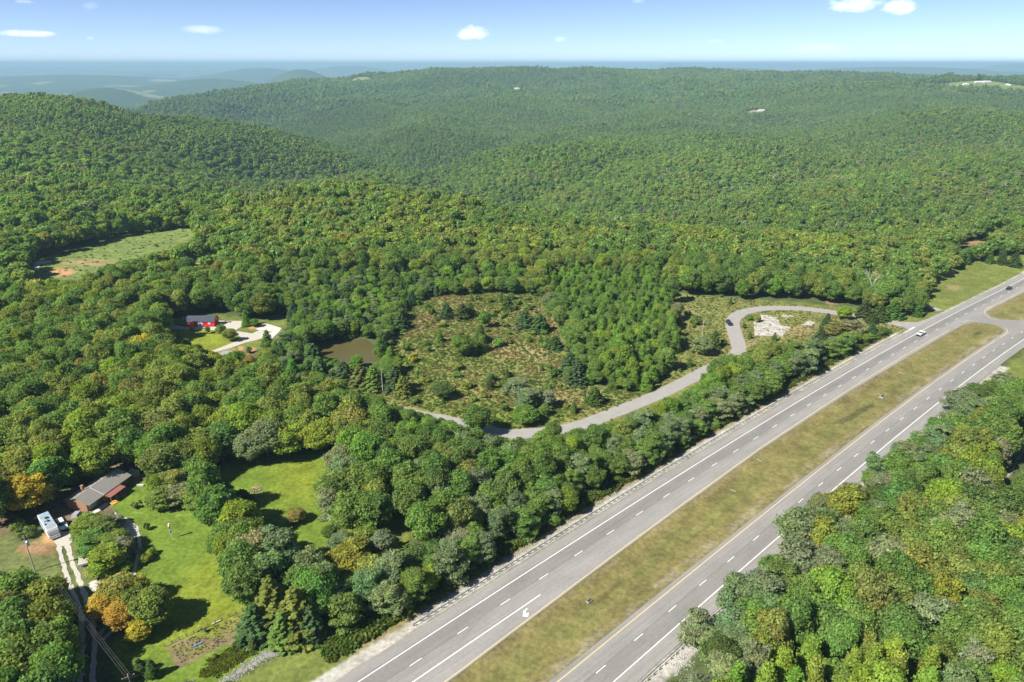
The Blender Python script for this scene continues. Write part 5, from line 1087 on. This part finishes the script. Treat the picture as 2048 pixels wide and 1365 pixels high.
# small shed
x, y = P(270, 952, 0); sd = empty('garden_shed', (x, y, 0), R(-32), 'tiny shed with a dark and a white roof slope behind the brick house', 'shed')
mb = gable_walls(-1.1, 1.1, -.95, .95, 1.5, 2.3); part(mb, 'wall', M['rvpanel'], sd)
for nm, s, m_ in (('roof_slope', -1, 'tarp'), ('roof_slope', 1, 'trim')):  # the two slopes take different materials, one grey and one white
    mb = MB(); vs = [(-1.25, s*1.15, 1.38), (1.25, s*1.15, 1.38), (1.25, 0, 2.42), (-1.25, 0, 2.42)]; vs += [(a, b, c-.07) for a, b, c in vs]; mb.add(vs, [(0, 1, 2, 3), (7, 6, 5, 4), (0, 4, 5, 1), (1, 5, 6, 2), (0, 3, 7, 4)]); part(mb, nm, M[m_], sd, 'white roof slope' if s > 0 else 'dark roof slope')
# covered cargo by the gable
x, y = P(153, 1030, .5); cg = empty('covered_grill_stack', (x, y, 0), hrz+.3, 'low grey tarpaulin-covered load beside the house gable', 'covered load')
mb = MB(); mb.box(-1.3, 1.2, -.9, .9, .25, 1.1, top=(.35, .3, .25, .25)); part(mb, 'tarpaulin', M['tarp'], cg)
for s in (-1, 1): mb = MB(); mb.tube((-.2, s*.92, .3), (-.2, s*.75, .3), .3, .3, 12); part(mb, 'wheel', M['tyre'], cg)
x, y = P(166, 1030, 1); tk = MB(); tk.tube((x, y, 0), (x, y, 1.1), .42, .42, 14); tk.tube((x, y, 1.1), (x, y, 1.25), .42, .2, 14); tag(tk.build('rain_barrel', M['plastic']), 'black barrel between the tarpaulin load and the gable', 'barrel')
# pale roof among the trees and pale board
x, y = P(232, 876, 0); lo = empty('greenhouse_shed', (x, y, 0), .6, 'pale blue-white roofed shed hidden among the trees above the brick house', 'shed'); part(gable_walls(-2, 2, -1.4, 1.4, 2, 2.8), 'wall', M['wall_lt'], lo); part(gable_roof(-2.2, 2.2, -1.7, 1.7, 1.95, 2.95, .08), 'roof', M['white'], lo)
x, y = P(281, 972, 0); mb = MB(); mb.box(x-.9, x+.9, y-.25, y+.25, 0, .3, top=(.1, .1, .05, .05)); mb.box(x-1.0, x+1.0, y-.3, y+.3, .3, .36); tag(mb.build('stone_bench', M['concrete']), 'pale stone bench at the right corner of the brick house', 'bench')

# ------------------------------------------------------------------ red barn
bx, by = P(370.5, 653.6, 0); bl = P(429.5, 653.6, 0)[0]-bx; barn = empty('red_barn', (bx, by, 0), R(.5), 'bright red barn-style shed with a slate roof and a white door', 'barn')
bw, be, br_ = 5.0, 2.45, 4.35
mb = MB()
prof = [(0, -.1), (bw, -.1), (bw, be), (bw*.8, be+1.25), (bw/2, br_), (bw*.2, be+1.25), (0, be)]
vs = [(0, a, b) for a, b in prof]+[(bl, a, b) for a, b in prof]; n = 7
mb.add(vs, [tuple(range(n)), tuple(range(2*n-1, n-1, -1)), (0, n, n+1, 1), (1, n+1, n+2, 2), (6, n+6, n, 0)]); part(mb, 'wall', M['barn_red'], barn)
mb = MB(); pr = [(-.22, be-.12), (bw*.19, be+1.36), (bw/2, br_+.1), (bw*.81, be+1.36), (bw+.22, be-.12)]
for (a, b), (c, d) in zip(pr, pr[1:]):
    vs = [(-.2, a, b), (bl+.2, a, b), (bl+.2, c, d), (-.2, c, d)]; vs += [(p, q, r_-.1) for p, q, r_ in vs]; mb.add(vs, [(0, 1, 2, 3), (7, 6, 5, 4), (0, 4, 5, 1), (1, 5, 6, 2), (3, 2, 6, 7), (0, 3, 7, 4)])
part(mb, 'roof', M['barn_roof'], barn)
mb = MB(); mb.box(bl*.43, bl*.60, -.07, .02, -.05, 2.25); dr = part(mb, 'door', M['white'], barn); mb = MB(); mb.box(bl*.512, bl*.518, -.09, -.06, 0, 2.2); part(mb, 'door_seam', M['rvpanel'], dr)
mb = MB(); mb.box(bl*.79, bl*.86, -.07, .02, 1.1, 2.0); wn = part(mb, 'window', M['white'], barn); mb = MB(); mb.box(bl*.80, bl*.85, -.09, -.06, 1.2, 1.9); part(mb, 'pane', M['roof_lt'], wn)
mb = MB(); mb.box(bl-.02, bl+.06, bw*.42, bw*.58, 2.6, 3.4); part(mb, 'loft_window', M['trim'], barn)
mb = MB(); mb.box(bl*.10, bl*.16, -.07, .02, 1.1, 2.0); part(mb, 'window', M['barn_red'], barn)
x, y = P(455, 645, 0); tb = empty('picnic_table', (x, y, 0), .3, 'brown picnic table on the gravel right of the red barn', 'table'); mb = MB(); mb.box(-1.1, 1.1, -.45, .45, .72, .8); part(mb, 'tabletop', M['wood'], tb)
for s in (-1, 1):
    mb = MB(); mb.box(-1.1, 1.1, s*.85-.15, s*.85+.15, .42, .47); part(mb, 'seat', M['wood'], tb); mb = MB(); mb.box(s*.8-.05, s*.8+.05, -.9, .9, .3, .42); mb.box(s*.8-.05, s*.8+.05, -.35, -.25, 0, .72); mb.box(s*.8-.05, s*.8+.05, .25, .35, 0, .72); part(mb, 'leg', M['wood'], tb)
x, y = P(491, 648, 0); ac = empty('dog_house', (x, y, 0), .2, 'small dark hutch under the bright green sapling by the barn', 'hutch'); part(gable_walls(-.9, .9, -.7, .7, 1.0, 1.5), 'wall', M['plastic'], ac); part(gable_roof(-1, 1, -.85, .85, .98, 1.6, .05, ), 'roof', M['roof_lt'], ac)
x, y = P(445, 671, 0); bb = MB(); bb.box(x-.3, x+.3, y-.3, y+.3, .12, .75, top=(.05, .05, .05, .05)); bb.tube((x, y, 0), (x, y, .15), .2, .2, 8); tag(bb.build('white_planter', M['white']), 'small white planter under the barn lawn trees', 'planter')

# ------------------------------------------------------------------ vehicles (front along local +x)
def wheels(par, xs, yw, r, w_=.22):
    for x_ in xs:
        for s in (-1, 1):
            mb = MB(); mb.tube((x_, s*yw, r), (x_, s*(yw-w_), r), r, r, 18); wh = part(mb, 'wheel', M['tyre'], par); mb = MB(); mb.tube((x_, s*(yw+.012), r), (x_, s*(yw-.05), r), r*.58, r*.58, 12); part(mb, 'rim', M['chrome'], wh)
def lamps(par, xf, xb, yw, z, back='redp'):
    for s in (-1, 1):
        mb = MB(); mb.box(xf-.06, xf+.02, s*yw-.17, s*yw+.17, z-.09, z+.09); part(mb, 'headlight', M['chrome'], par)
        mb = MB(); mb.box(xb-.02, xb+.06, s*yw-.12, s*yw+.12, z-.04, z+.2); part(mb, 'taillight', M[back], par)
def pickup(loc, rz, label, paint='white'):
    e = empty('pickup_truck', loc, rz, label, 'pickup truck')
    mb = MB(); mb.box(-2.85, -.75, -.98, -.86, .55, 1.18); mb.box(-2.85, -.75, .86, .98, .55, 1.18); mb.box(-2.85, -2.75, -.86, .86, .55, 1.15); mb.box(-2.85, -.75, -.86, .86, .5, .62)
    mb.box(-.8, 2.85, -1.0, 1.0, .42, 1.12, top=(.02, .10, .05, .05)); part(mb, 'body', M[paint], e)
    mb = MB(); mb.box(1.15, 2.78, -.93, .93, 1.115, 1.25, top=(.0, .12, .12, .12)); part(mb, 'hood', M[paint], e)
    mb = MB(); mb.box(-.78, 1.2, -.93, .93, 1.12, 1.80, top=(.12, .62, .17, .17)); cb = part(mb, 'windows', M['glass'], e)
    mb = MB(); mb.box(-.70, .64, -.80, .80, 1.77, 1.86, top=(.06, .1, .08, .08)); part(mb, 'cab_roof', M[paint], e)
    mb = MB()
    for s in (-1, 1):
        mb.tube((1.16, s*.92, 1.12), (.56, s*.77, 1.80), .045, .045, 6); mb.tube((.12, s*.93, 1.12), (.05, s*.78, 1.8), .05, .05, 6); mb.tube((-.74, s*.92, 1.12), (-.64, s*.77, 1.8), .06, .06, 6)
    part(mb, 'door_pillar', M[paint], e)
    mb = MB(); mb.box(2.82, 2.95, -.96, .96, .42, .66); mb.box(2.80, 2.88, -.6, .6, .72, 1.02); part(mb, 'bumper', M['plastic'], e); mb = MB(); mb.box(-2.98, -2.85, -.95, .95, .48, .66); part(mb, 'bumper', M['chrome'], e)
    mb = MB(); mb.box(-2.74, -.82, -.85, .85, .622, .64); part(mb, 'bed_floor', M['plastic'], e)
    for s in (-1, 1): mb = MB(); mb.box(.9, 1.1, s*1.1-.11, s*1.1+.11, 1.1, 1.28); part(mb, 'mirror', M['plastic'], e)
    wheels(e, (-1.85, 1.85), .99, .40); lamps(e, 2.84, -2.87, .78, .86); return e
def car(loc, rz, label, paint='black', suv=False, cat='car', nm='parked_car'):
    e = empty(nm, loc, rz, label, cat); h0, h1 = (1.02, 1.72) if suv else (.88, 1.42); L_ = 2.35
    prof = [(-L_, .38), (L_, .38), (L_+.04, .62), (L_-.12, h0-.12), (1.15, h0+.02), (-L_+.1, h0+.04), (-L_-.02, .6)]
    mb = MB(); mb.prism(prof, -.93, .93, inset=.06); part(mb, 'body', M[paint], e)
    mb = MB(); x0, x1 = (-2.15, 1.15) if suv else (-1.9, 1.1); mb.box(x0, x1, -.84, .84, h0, h1, top=(.22 if suv else .72, .72 if suv else .85, .14, .14)); part(mb, 'windows', M['glass'], e)
    mb = MB(); mb.box(x0+(.26 if suv else .78), x1-(.74 if suv else .88), -.69, .69, h1-.01, h1+.05, top=(.08, .08, .06, .06)); part(mb, 'roof', M[paint], e)
    wheels(e, (-1.4, 1.42), .93, .34); lamps(e, L_+.02, -L_-.02, .66, .68)
    for s in (-1, 1): mb = MB(); mb.box(.75, .95, s*.98-.1, s*.98+.1, h0, h0+.15); part(mb, 'mirror', M[paint], e)
    mb = MB(); mb.box(L_-.02, L_+.06, -.85, .85, .38, .54); part(mb, 'bumper', M['plastic'], e); mb = MB(); mb.box(-L_-.08, -L_+.02, -.85, .85, .38, .54); part(mb, 'bumper', M['plastic'], e)
    return e
def hw_pose(u, v, tf, off):
    x, y = P(u, v, 0); S, T = hw_t(x, y); T = float(tf(S))+off; d = float(tf(S+2)-tf(S-2))/4; wx_, wy_ = wxy(S, T); return (float(wx_), float(wy_), .036), R(41)+math.atan(d)
lc, az = hw_pose(1843, 671, TA, 1.85); pickup(lc, az+math.pi, 'white crew-cab pickup driving on the far carriageway near the side road')
lc, az = hw_pose(2017, 579, TA, 1.85); car(lc, az+math.pi, 'black car driving on the far carriageway at the right edge', nm='car')
x, y = P(1457.5, 649, 0); car((x, y, .02), R(-88), 'black sport utility vehicle on the bend of the side road', 'navy', True, 'suv', 'car')
# motorhome
ra = Vector(P(83, 1024, 3.1)); rb = Vector(P(107, 1062, 3.0)); d = rb-ra; az = math.atan2(d.y, d.x); Lr = min(d.length, 9.6)
ctr = (ra+rb)/2; mh = empty('motorhome', (ctr.x, ctr.y, 0), az, 'white motorhome with a streaked blue-grey roof parked by the driveway', 'motorhome')
h = Lr/2
mb = MB(); mb.prism([(-h, .55), (h-.1, .55), (h+.05, 1.1), (h-.9, 2.75), (h-1.3, 3.0), (-h, 3.0)], -1.22, 1.22, inset=.0); part(mb, 'body', M['white'], mh)
mb = MB(); mb.box(-h+.08, h-2.2, -1.12, 1.12, 3.0, 3.06); rfm = part(mb, 'roof', M['rvblue'], mh)
mb = MB(); mb.box(h-2.15, h-1.35, -1.1, 1.1, 3.0, 3.05); part(mb, 'roof_panel', M['rvpanel'], mh)
mb = MB(); mb.add([(h-1.28, -1.0, 3.0), (h-1.28, 1.0, 3.0), (h-.12, 1.05, 1.5), (h-.12, -1.05, 1.5)], [(0, 1, 2, 3)]); mb.add([(a+.05, b, c+.04) for a, b, c in [(h-1.2, -1.0, 2.93), (h-1.2, 1.0, 2.93), (h-.15, 1.05, 1.5), (h-.15, -1.05, 1.5)]], [(0, 1, 2, 3)]); part(mb, 'windshield', M['rvpanel'], mh)
for (xx, yy, sx, sy, m_) in ((-1.6, .2, .45, .4, 'plastic'), (.2, .2, .35, .25, 'plastic'), (1.4, -.7, .2, .2, 'plastic'), (-.4, -.3, .5, .4, 'rvpanel')):
    mb = MB(); mb.box(xx-sx, xx+sx, yy-sy, yy+sy, 3.05, 3.3, top=(.08, .08, .06, .06)); part(mb, 'roof_vent', M[m_], mh)
for s in (-1, 1):
    for a in (-3.2, -1.2, 1.0): mb = MB(); mb.box(a, a+1.2, s*1.235-.015, s*1.235+.015, 1.7, 2.35); part(mb, 'window', M['glass'], mh)
    mb = MB(); mb.box(-h+.3, h-1.3, s*1.24-.01, s*1.24+.01, 1.15, 1.3); part(mb, 'side_stripe', M['bluep'], mh)
    mb = MB(); mb.box(h-.15, h+.08, s*.95-.16, s*.95+.16, .8, 1.0); part(mb, 'headlight', M['gold'], mh)
mb = MB(); mb.box(h-.1, h+.2, -1.15, 1.15, .45, .72); part(mb, 'bumper', M['white'], mh)
wheels(mh, (-h+2.2, h-1.6), 1.15, .45, .25)
x, y = P(125, 1054, 0); car((x, y, .01), az, 'silver-white parked vehicle half under the tree beside the motorhome', 'white', True, 'suv', 'parked_car')
# flat utility trailer
x, y = P(166, 1121, .6); ut = empty('utility_trailer', (x, y, 0), R(118), 'flat wooden utility trailer on the grass between the driveway loops', 'trailer')
mb = MB(); mb.box(-2.0, 2.0, -1.0, 1.0, .55, .66); part(mb, 'deck', M['dead'], ut)
mb = MB(); mb.box(-2.05, -1.97, -1.05, 1.05, .5, 1.0); mb.box(-2.0, 2.0, -1.08, -1.0, .5, .85); part(mb, 'side_rail', M['trim'], ut)
mb = MB(); mb.tube((-2.0, 0, .55), (-3.2, 0, .45), .06, .05, 6); part(mb, 'tow_bar', M['steel'], ut)
wheels(ut, (0.3,), 1.22, .33, .2)

# ------------------------------------------------------------------ guardrails
def guardrail(pts, side, label):
    """pts: world polyline, rail facing the road; side=+1 posts to the left of travel"""
    ln = [Vector(p) for p in pts]; acc = [0]
    for a, b in zip(ln, ln[1:]): acc.append(acc[-1]+(b-a).length)
    def at(s):
        i = max(j for j in range(len(acc)) if acc[j] <= s) if s < acc[-1] else len(acc)-2
        i = min(i, len(ln)-2); f = (s-acc[i])/(acc[i+1]-acc[i]); d = (ln[i+1]-ln[i]).normalized(); return ln[i].lerp(ln[i+1], f), d
    e = empty('guardrail', (ln[0].x, ln[0].y, 0), 0, label, 'guardrail'); ox, oy = ln[0].x, ln[0].y
    prof = [(0, .48), (.08, .54), (.08, .60), (.0, .655), (.08, .71), (.08, .77), (0, .83)]
    V = []; F = []; n = int(acc[-1]/1.905)
    for i in range(n+1):
        p, d = at(min(i*1.905, acc[-1]-.01)); nn = Vector((-d.y, d.x))*(-side)
        for o_, z_ in prof: q = p+nn*o_; V.append((q.x-ox, q.y-oy, z_))
    k = len(prof)
    for i in range(n):
        for j in range(k-1): F.append((i*k+j, (i+1)*k+j, (i+1)*k+j+1, i*k+j+1))
    me = np_mesh('rail', V, np.array(F), M['steel']); o = bpy.data.objects.new('rail', me); C.objects.link(o); o.parent = e
    pm = MB(); pm.box(-.08, .08, -.1, .1, -.3, .84); proto = None; extra = MB()
    for i in range(n+1):
        p, d = at(min(i*1.905, acc[-1]-.01)); nn = Vector((-d.y, d.x))*side; q = p+nn*.26
        if i < 100:
            if proto is None: proto = pm.build('post', M['polewood'], e); c = proto
            else: c = proto.copy(); C.objects.link(c); c.parent = e
            c.location = (q.x-ox, q.y-oy, 0); c.rotation_euler = (0, 0, math.atan2(d.y, d.x))
        else:
            extra.box(-.08, .08, -.1, .1, -.3, .84, M=Matrix.Translation((q.x-ox, q.y-oy, 0)) @ Matrix.Rotation(math.atan2(d.y, d.x), 4, 'Z'))
    if extra.v: tag(extra.build('post', M['polewood'], e), kind='stuff')
Sg = np.arange(58, 315, 4.0); gx, gy = wxy(Sg, TA(Sg)+8.0)
guardrail(list(zip(gx, gy))+[P(1808, 661.5), P(1813, 659.5), P(1809, 656.8), P(1801, 654.2), P(1793, 652)], +1, 'long steel guardrail between the far carriageway and the wood, on wooden posts')
Sg = np.arange(60, 303, 4.0); gx, gy = wxy(Sg, TB(Sg)-7.7)
guardrail(list(zip(gx, gy))[::-1], +1, 'steel guardrail along the outer edge of the near carriageway, partly under trees')

# ------------------------------------------------------------------ utility poles and wires
def pole(u, v, ztop, label, arm=None, can=False, zb=None, r=.15):
    x, y = P(u, v, 0) if zb is None else zb; e = empty('utility_pole', (x, y, 0), arm or 0, label, 'utility pole', 'wooden utility poles')
    mb = MB(); mb.tube((0, 0, -.3), (0, 0, ztop), r, r*.62, 10); part(mb, 'shaft', M['polewood'], e)
    if arm is not None:
        mb = MB(); mb.box(-1.1, 1.1, -.06, .06, ztop-.7, ztop-.58); ca = part(mb, 'crossarm', M['wood'], e)
        for xx in (-.95, 0, .95): mb = MB(); mb.tube((xx, 0, ztop-.58), (xx, 0, ztop-.38), .05, .03, 6); part(mb, 'insulator', M['trim'], ca)
    if can: mb = MB(); mb.tube((.42, 0, ztop-2.9), (.42, 0, ztop-1.7), .33, .33, 14); mb.tube((.42, 0, ztop-1.7), (.42, 0, ztop-1.5), .33, .1, 12); part(mb, 'transformer', M['steel'], e)
    return Vector((x, y, ztop-.4))
pA = pole(70, 1143, 10.4, 'tall utility pole with a grey transformer left of the gravel driveway', None, True)
bxy = P(256, 1352, 9.8); pB = pole(0, 0, 10.2, 'utility pole whose top shows at the bottom edge of the view', R(35), False, bxy)
cxy = P(905, 1068, 9.5); pC = pole(0, 0, 9.6, 'utility pole hidden in the roadside wood', R(70), False, cxy)
pole(766, 785, 9.5, 'pale utility pole standing in the meadow verge', None, False, r=.17); pole(1404, 676, 8.2, 'pale utility pole left of the black SUV on the road bend', None, False, r=.17); pole(310, 646, 9.0, 'utility pole with a small transformer left of the red barn', None, True); pole(548, 845, 10.5, 'thin pale pole in the wood below the pond', None)
pole(367, 645, 5.5, 'short post at the left rear of the red barn', None, r=.1)
def wire(a, b, off, sag, label):
    a = a+off; b = b+off; mb = MB(); n = 14; pts = [a.lerp(b, i/n)-Vector((0, 0, sag*4*(i/n)*(1-i/n))) for i in range(n+1)]
    for p, q in zip(pts, pts[1:]): mb.tube(p, q, .009, .009, 5, cap=False)
    tag(mb.build('power_line', M['wire']), label, 'power line', 'overhead wires')
for i, (s, nm) in enumerate(((-.9, 'left'), (0, 'middle'), (.9, 'right'))):
    o = Vector((math.cos(R(35))*s*.45, math.sin(R(35))*s*.45, .1 if i == 1 else 0)); wire(pB, pA, o, 1.0, f'{nm} overhead wire running from the bottom edge pole to the transformer pole')
for i, (s, nm) in enumerate(((-.9, 'upper'), (.9, 'lower'))): wire(pB, pC, Vector((0, s, 0)), 1.3, f'{nm} overhead wire running from the bottom edge pole into the roadside wood')

# ------------------------------------------------------------------ yard things
x, y = P(512, 979, 0); fp = empty('fire_pit', (x, y, 0), 0, 'round ash fire pit with orange logs on the upper lawn', 'fire pit')
mb = MB(); n = 16; mb.add([(math.cos(i*2*math.pi/n)*1.5*random.uniform(.85, 1.15), math.sin(i*2*math.pi/n)*1.4*random.uniform(.85, 1.15), .02) for i in range(n)]+[(0, 0, .12)], [(i, (i+1) % n, n) for i in range(n)]); part(mb, 'ash_bed', M['ash'], fp)
mb = MB()
for i in range(14):
    a = i*2*math.pi/14; mb.box(-.17, .17, -.13, .13, 0, .28, top=(.04, .04, .04, .04), M=Matrix.Translation((math.cos(a)*1.15, math.sin(a)*1.1, 0)) @ Matrix.Rotation(a, 4, 'Z'))
part(mb, 'stone_ring', M['rock'], fp)
for a, b, c in ((-.6, .3, .3), (-.3, -.4, 1.2), (.1, .2, -.5), (.4, -.1, .9)): mb = MB(); mb.tube((a-.5*math.cos(c), b-.5*math.sin(c), .2), (a+.5*math.cos(c), b+.5*math.sin(c), .38), .09, .08, 8); part(mb, 'log', M['orange'], fp)
x, y = P(344, 1077, 0); ws_ = empty('wind_spinner', (x, y, 0), 0, 'pole-mounted wind spinner in white, red and blue on the lawn', 'lawn ornament')
mb = MB(); mb.tube((0, 0, 0), (0, 0, 4.2), .04, .03, 8); part(mb, 'pole', M['white'], ws_); mb = MB(); mb.tube((0, 0, 3.9), (0, 0, 4.5), .32, .2, 10); part(mb, 'top_cup', M['white'], ws_)
mb = MB(); mb.tube((0, 0, 2.9), (0, 0, 3.6), .14, .22, 10); part(mb, 'middle_cup', M['redp'], ws_); mb = MB(); mb.tube((-.05, 0, 1.6), (0, 0, 2.6), .18, .26, 10); part(mb, 'tail', M['bluep'], ws_)
# garden fence posts and rail
gp = PP([(329, 1294), (485, 1222)]); fence = empty('garden_fence', (gp[0][0], gp[0][1], 0), 0, 'low weathered fence along the upper side of the weedy garden plot', 'fence'); a = Vector(gp[0]); b = Vector(gp[1]); n = 11
mb = MB(); dd = b-a
for zz in (.35, .7): mb.tube((0, 0, zz), (dd.x, dd.y, zz), .03, .03, 5)
part(mb, 'rail', M['wood'], fence); pr_ = None
for i in range(n+1):
    p = dd*i/n
    if pr_ is None: mb = MB(); mb.box(-.05, .05, -.05, .05, -.2, .95); pr_ = part(mb, 'post', M['wood'], fence); o = pr_
    else: o = pr_.copy(); C.objects.link(o); o.parent = fence
    o.location = (p.x, p.y, 0)
for (u, v, lab, m_, sx, sy) in ((433, 1245, 'pale board lying along the upper garden fence', 'trim', .9, .14), (403, 1259, 'second weathered board lying lower down along the garden fence', 'wood', 1.0, .14), (395, 1290, 'blue plastic sheet roll lying across the garden plot', 'bluep', 1.0, .12)):
    x, y = P(u, v, 0); mb = MB(); mb.box(-sx, sx, -sy, sy, .04, .16, top=(.03, .03, .02, .02)); mb.box(-sx*.8, -sx*.7, -sy*.9, sy*.9, 0, .05); mb.box(sx*.7, sx*.8, -sy*.9, sy*.9, 0, .05); o = mb.build('board', M[m_]); o.location = (x, y, 0); o.rotation_euler = (0, 0, math.atan2(dd.y, dd.x)); tag(o, lab, 'board')
# drain inlets in the median
def inlet(u, v, s, label):
    x, y = P(u, v, 0); S1, T1 = hw_t(x, y); z = tz(x, y)-.45; e = empty('drain_inlet', (x, y, z), R(41), label, 'drain')
    mb = MB(); mb.box(-1.3*s, 1.3*s, -.8*s, .8*s, 0, .28, top=(.25*s, .25*s, .2*s, .2*s)); mb.box(-1.1*s, -.9*s, -.6*s, .6*s, .27, .5*s); part(mb, 'headwall', M['shoulderstone'], e)
    mb = MB(); mb.box(-.8*s, .85*s, -.4*s, .4*s, .27, .32); part(mb, 'grate', M['plastic'], e)
inlet(1765, 792, 1.15, 'concrete drain inlet in the median beyond the dark streak'); inlet(1179, 1200, .6, 'small grey drain slab in the near part of the median')
for (u0, v0, u1, v1, lab) in ((1508, 915, 1524, 923, 'pale pole lying across the median near its bend'), (1460, 978, 1472, 983, 'short pale stake lying low in the median'), (1797, 743, 1807, 747, 'thin pale stake lying in the far median'), (1665, 604, 1695, 595, 'fallen log on the red clay by the side road')):
    a = Vector((*P(u0, v0, 0), .0)); b = Vector((*P(u1, v1, 0), .0)); a.z = tz(a.x, a.y)-.3 if u0 < 1900 and v0 > 700 else .15; b.z = a.z+.15; mb = MB(); mid_ = a.lerp(b, .5)+Vector((.1, .1, .06)); mb.tube(a, mid_, .09, .08, 7); mb.tube(mid_, b, .08, .06, 7); tag(mb.build('fallen_pole', M['dead']), lab, 'pole')

# ------------------------------------------------------------------ distant houses
def far_house(u, v, D, L_, Wd, label, wall='wall_lt', roof='roof_lt', rz=0.0, ev=3.4, rg_=5.6):
    d = ray(u, v); hh = math.hypot(d.x, d.y); x, y = d.x/hh*D, d.y/hh*D; z = tz(x, y); z = max(z, z) 
    e = empty('distant_house', (x, y, z), rz, label, 'house', 'distant houses on the ridges')
    part(gable_walls(-L_/2, L_/2, -Wd/2, Wd/2, ev, rg_), 'wall', M[wall], e); part(gable_roof(-L_/2-.6, L_/2+.6, -Wd/2-.7, Wd/2+.7, ev-.1, rg_+.25, .2), 'roof', M[roof], e)
    for a in (-.28, .22): mb = MB(); mb.box(a*L_-1, a*L_+1, -Wd/2-.08, -Wd/2+.02, 1, 2.6); part(mb, 'window', M['glass'], e)
for a in [(1930, 173, 3060, 16, 10, 'small white house at the left end of the ridge clearing'), (1956, 172, 3080, 26, 12, 'long white house in the middle of the ridge clearing'), (1972, 171, 3090, 24, 13, 'bright white house right of the long white one', 'white', 'roof_lt'), (2016, 170, 3080, 22, 14, 'tall white house near the right edge on the ridge', 'white', 'trim', 1.2),
          (2024, 176, 3020, 15, 9, 'low pale house below the tall white one'), (2038, 178, 3000, 26, 10, 'long red-roofed barn at the right edge', 'wall_lt', 'roof_rd'), (2036, 165, 3220, 20, 10, 'pale tan house highest on the right edge ridge', 'trim', 'roof_lt'), (1914, 176, 3040, 10, 8, 'tiny pale shed left of the ridge clearing'),
          (1034, 168, 3560, 26, 12, 'pale house in a bare clearing on the central ridge', 'white', 'roof_lt'), (1200, 174, 3290, 24, 12, 'white farmhouse right of the central clearing', 'white', 'trim'), (946, 149, 4150, 30, 14, 'white building near the crest left of centre', 'white', 'white'), (1526, 196, 2620, 20, 12, 'pale building in a small clearing on the right slope', 'trim', 'roof_lt'), (1085, 134.5, 4650, 26, 12, 'tiny pale house on the skyline ridge', 'white', 'trim')]:
    far_house(*a)

# ------------------------------------------------------------------ haze: one closed box of even air
V0 = -260; V1 = 165; mb = MB(); mb.box(-93500, 93500, -93500, 93500, V0, V1)
m = bpy.data.materials.new('haze_air'); m.use_nodes = True; t = m.node_tree; t.nodes.clear(); o = t.nodes.new('ShaderNodeOutputMaterial'); pv = t.nodes.new('ShaderNodeVolumePrincipled')
pv.inputs['Color'].default_value = (.43, .70, .86, 1); pv.inputs['Density'].default_value = HAZE; pv.inputs['Anisotropy'].default_value = .0; t.links.new(pv.outputs[0], o.inputs['Volume'])
hz = mb.build('haze', m); tag(hz, 'thin bluish haze lying over the whole landscape', 'haze', kind='stuff')
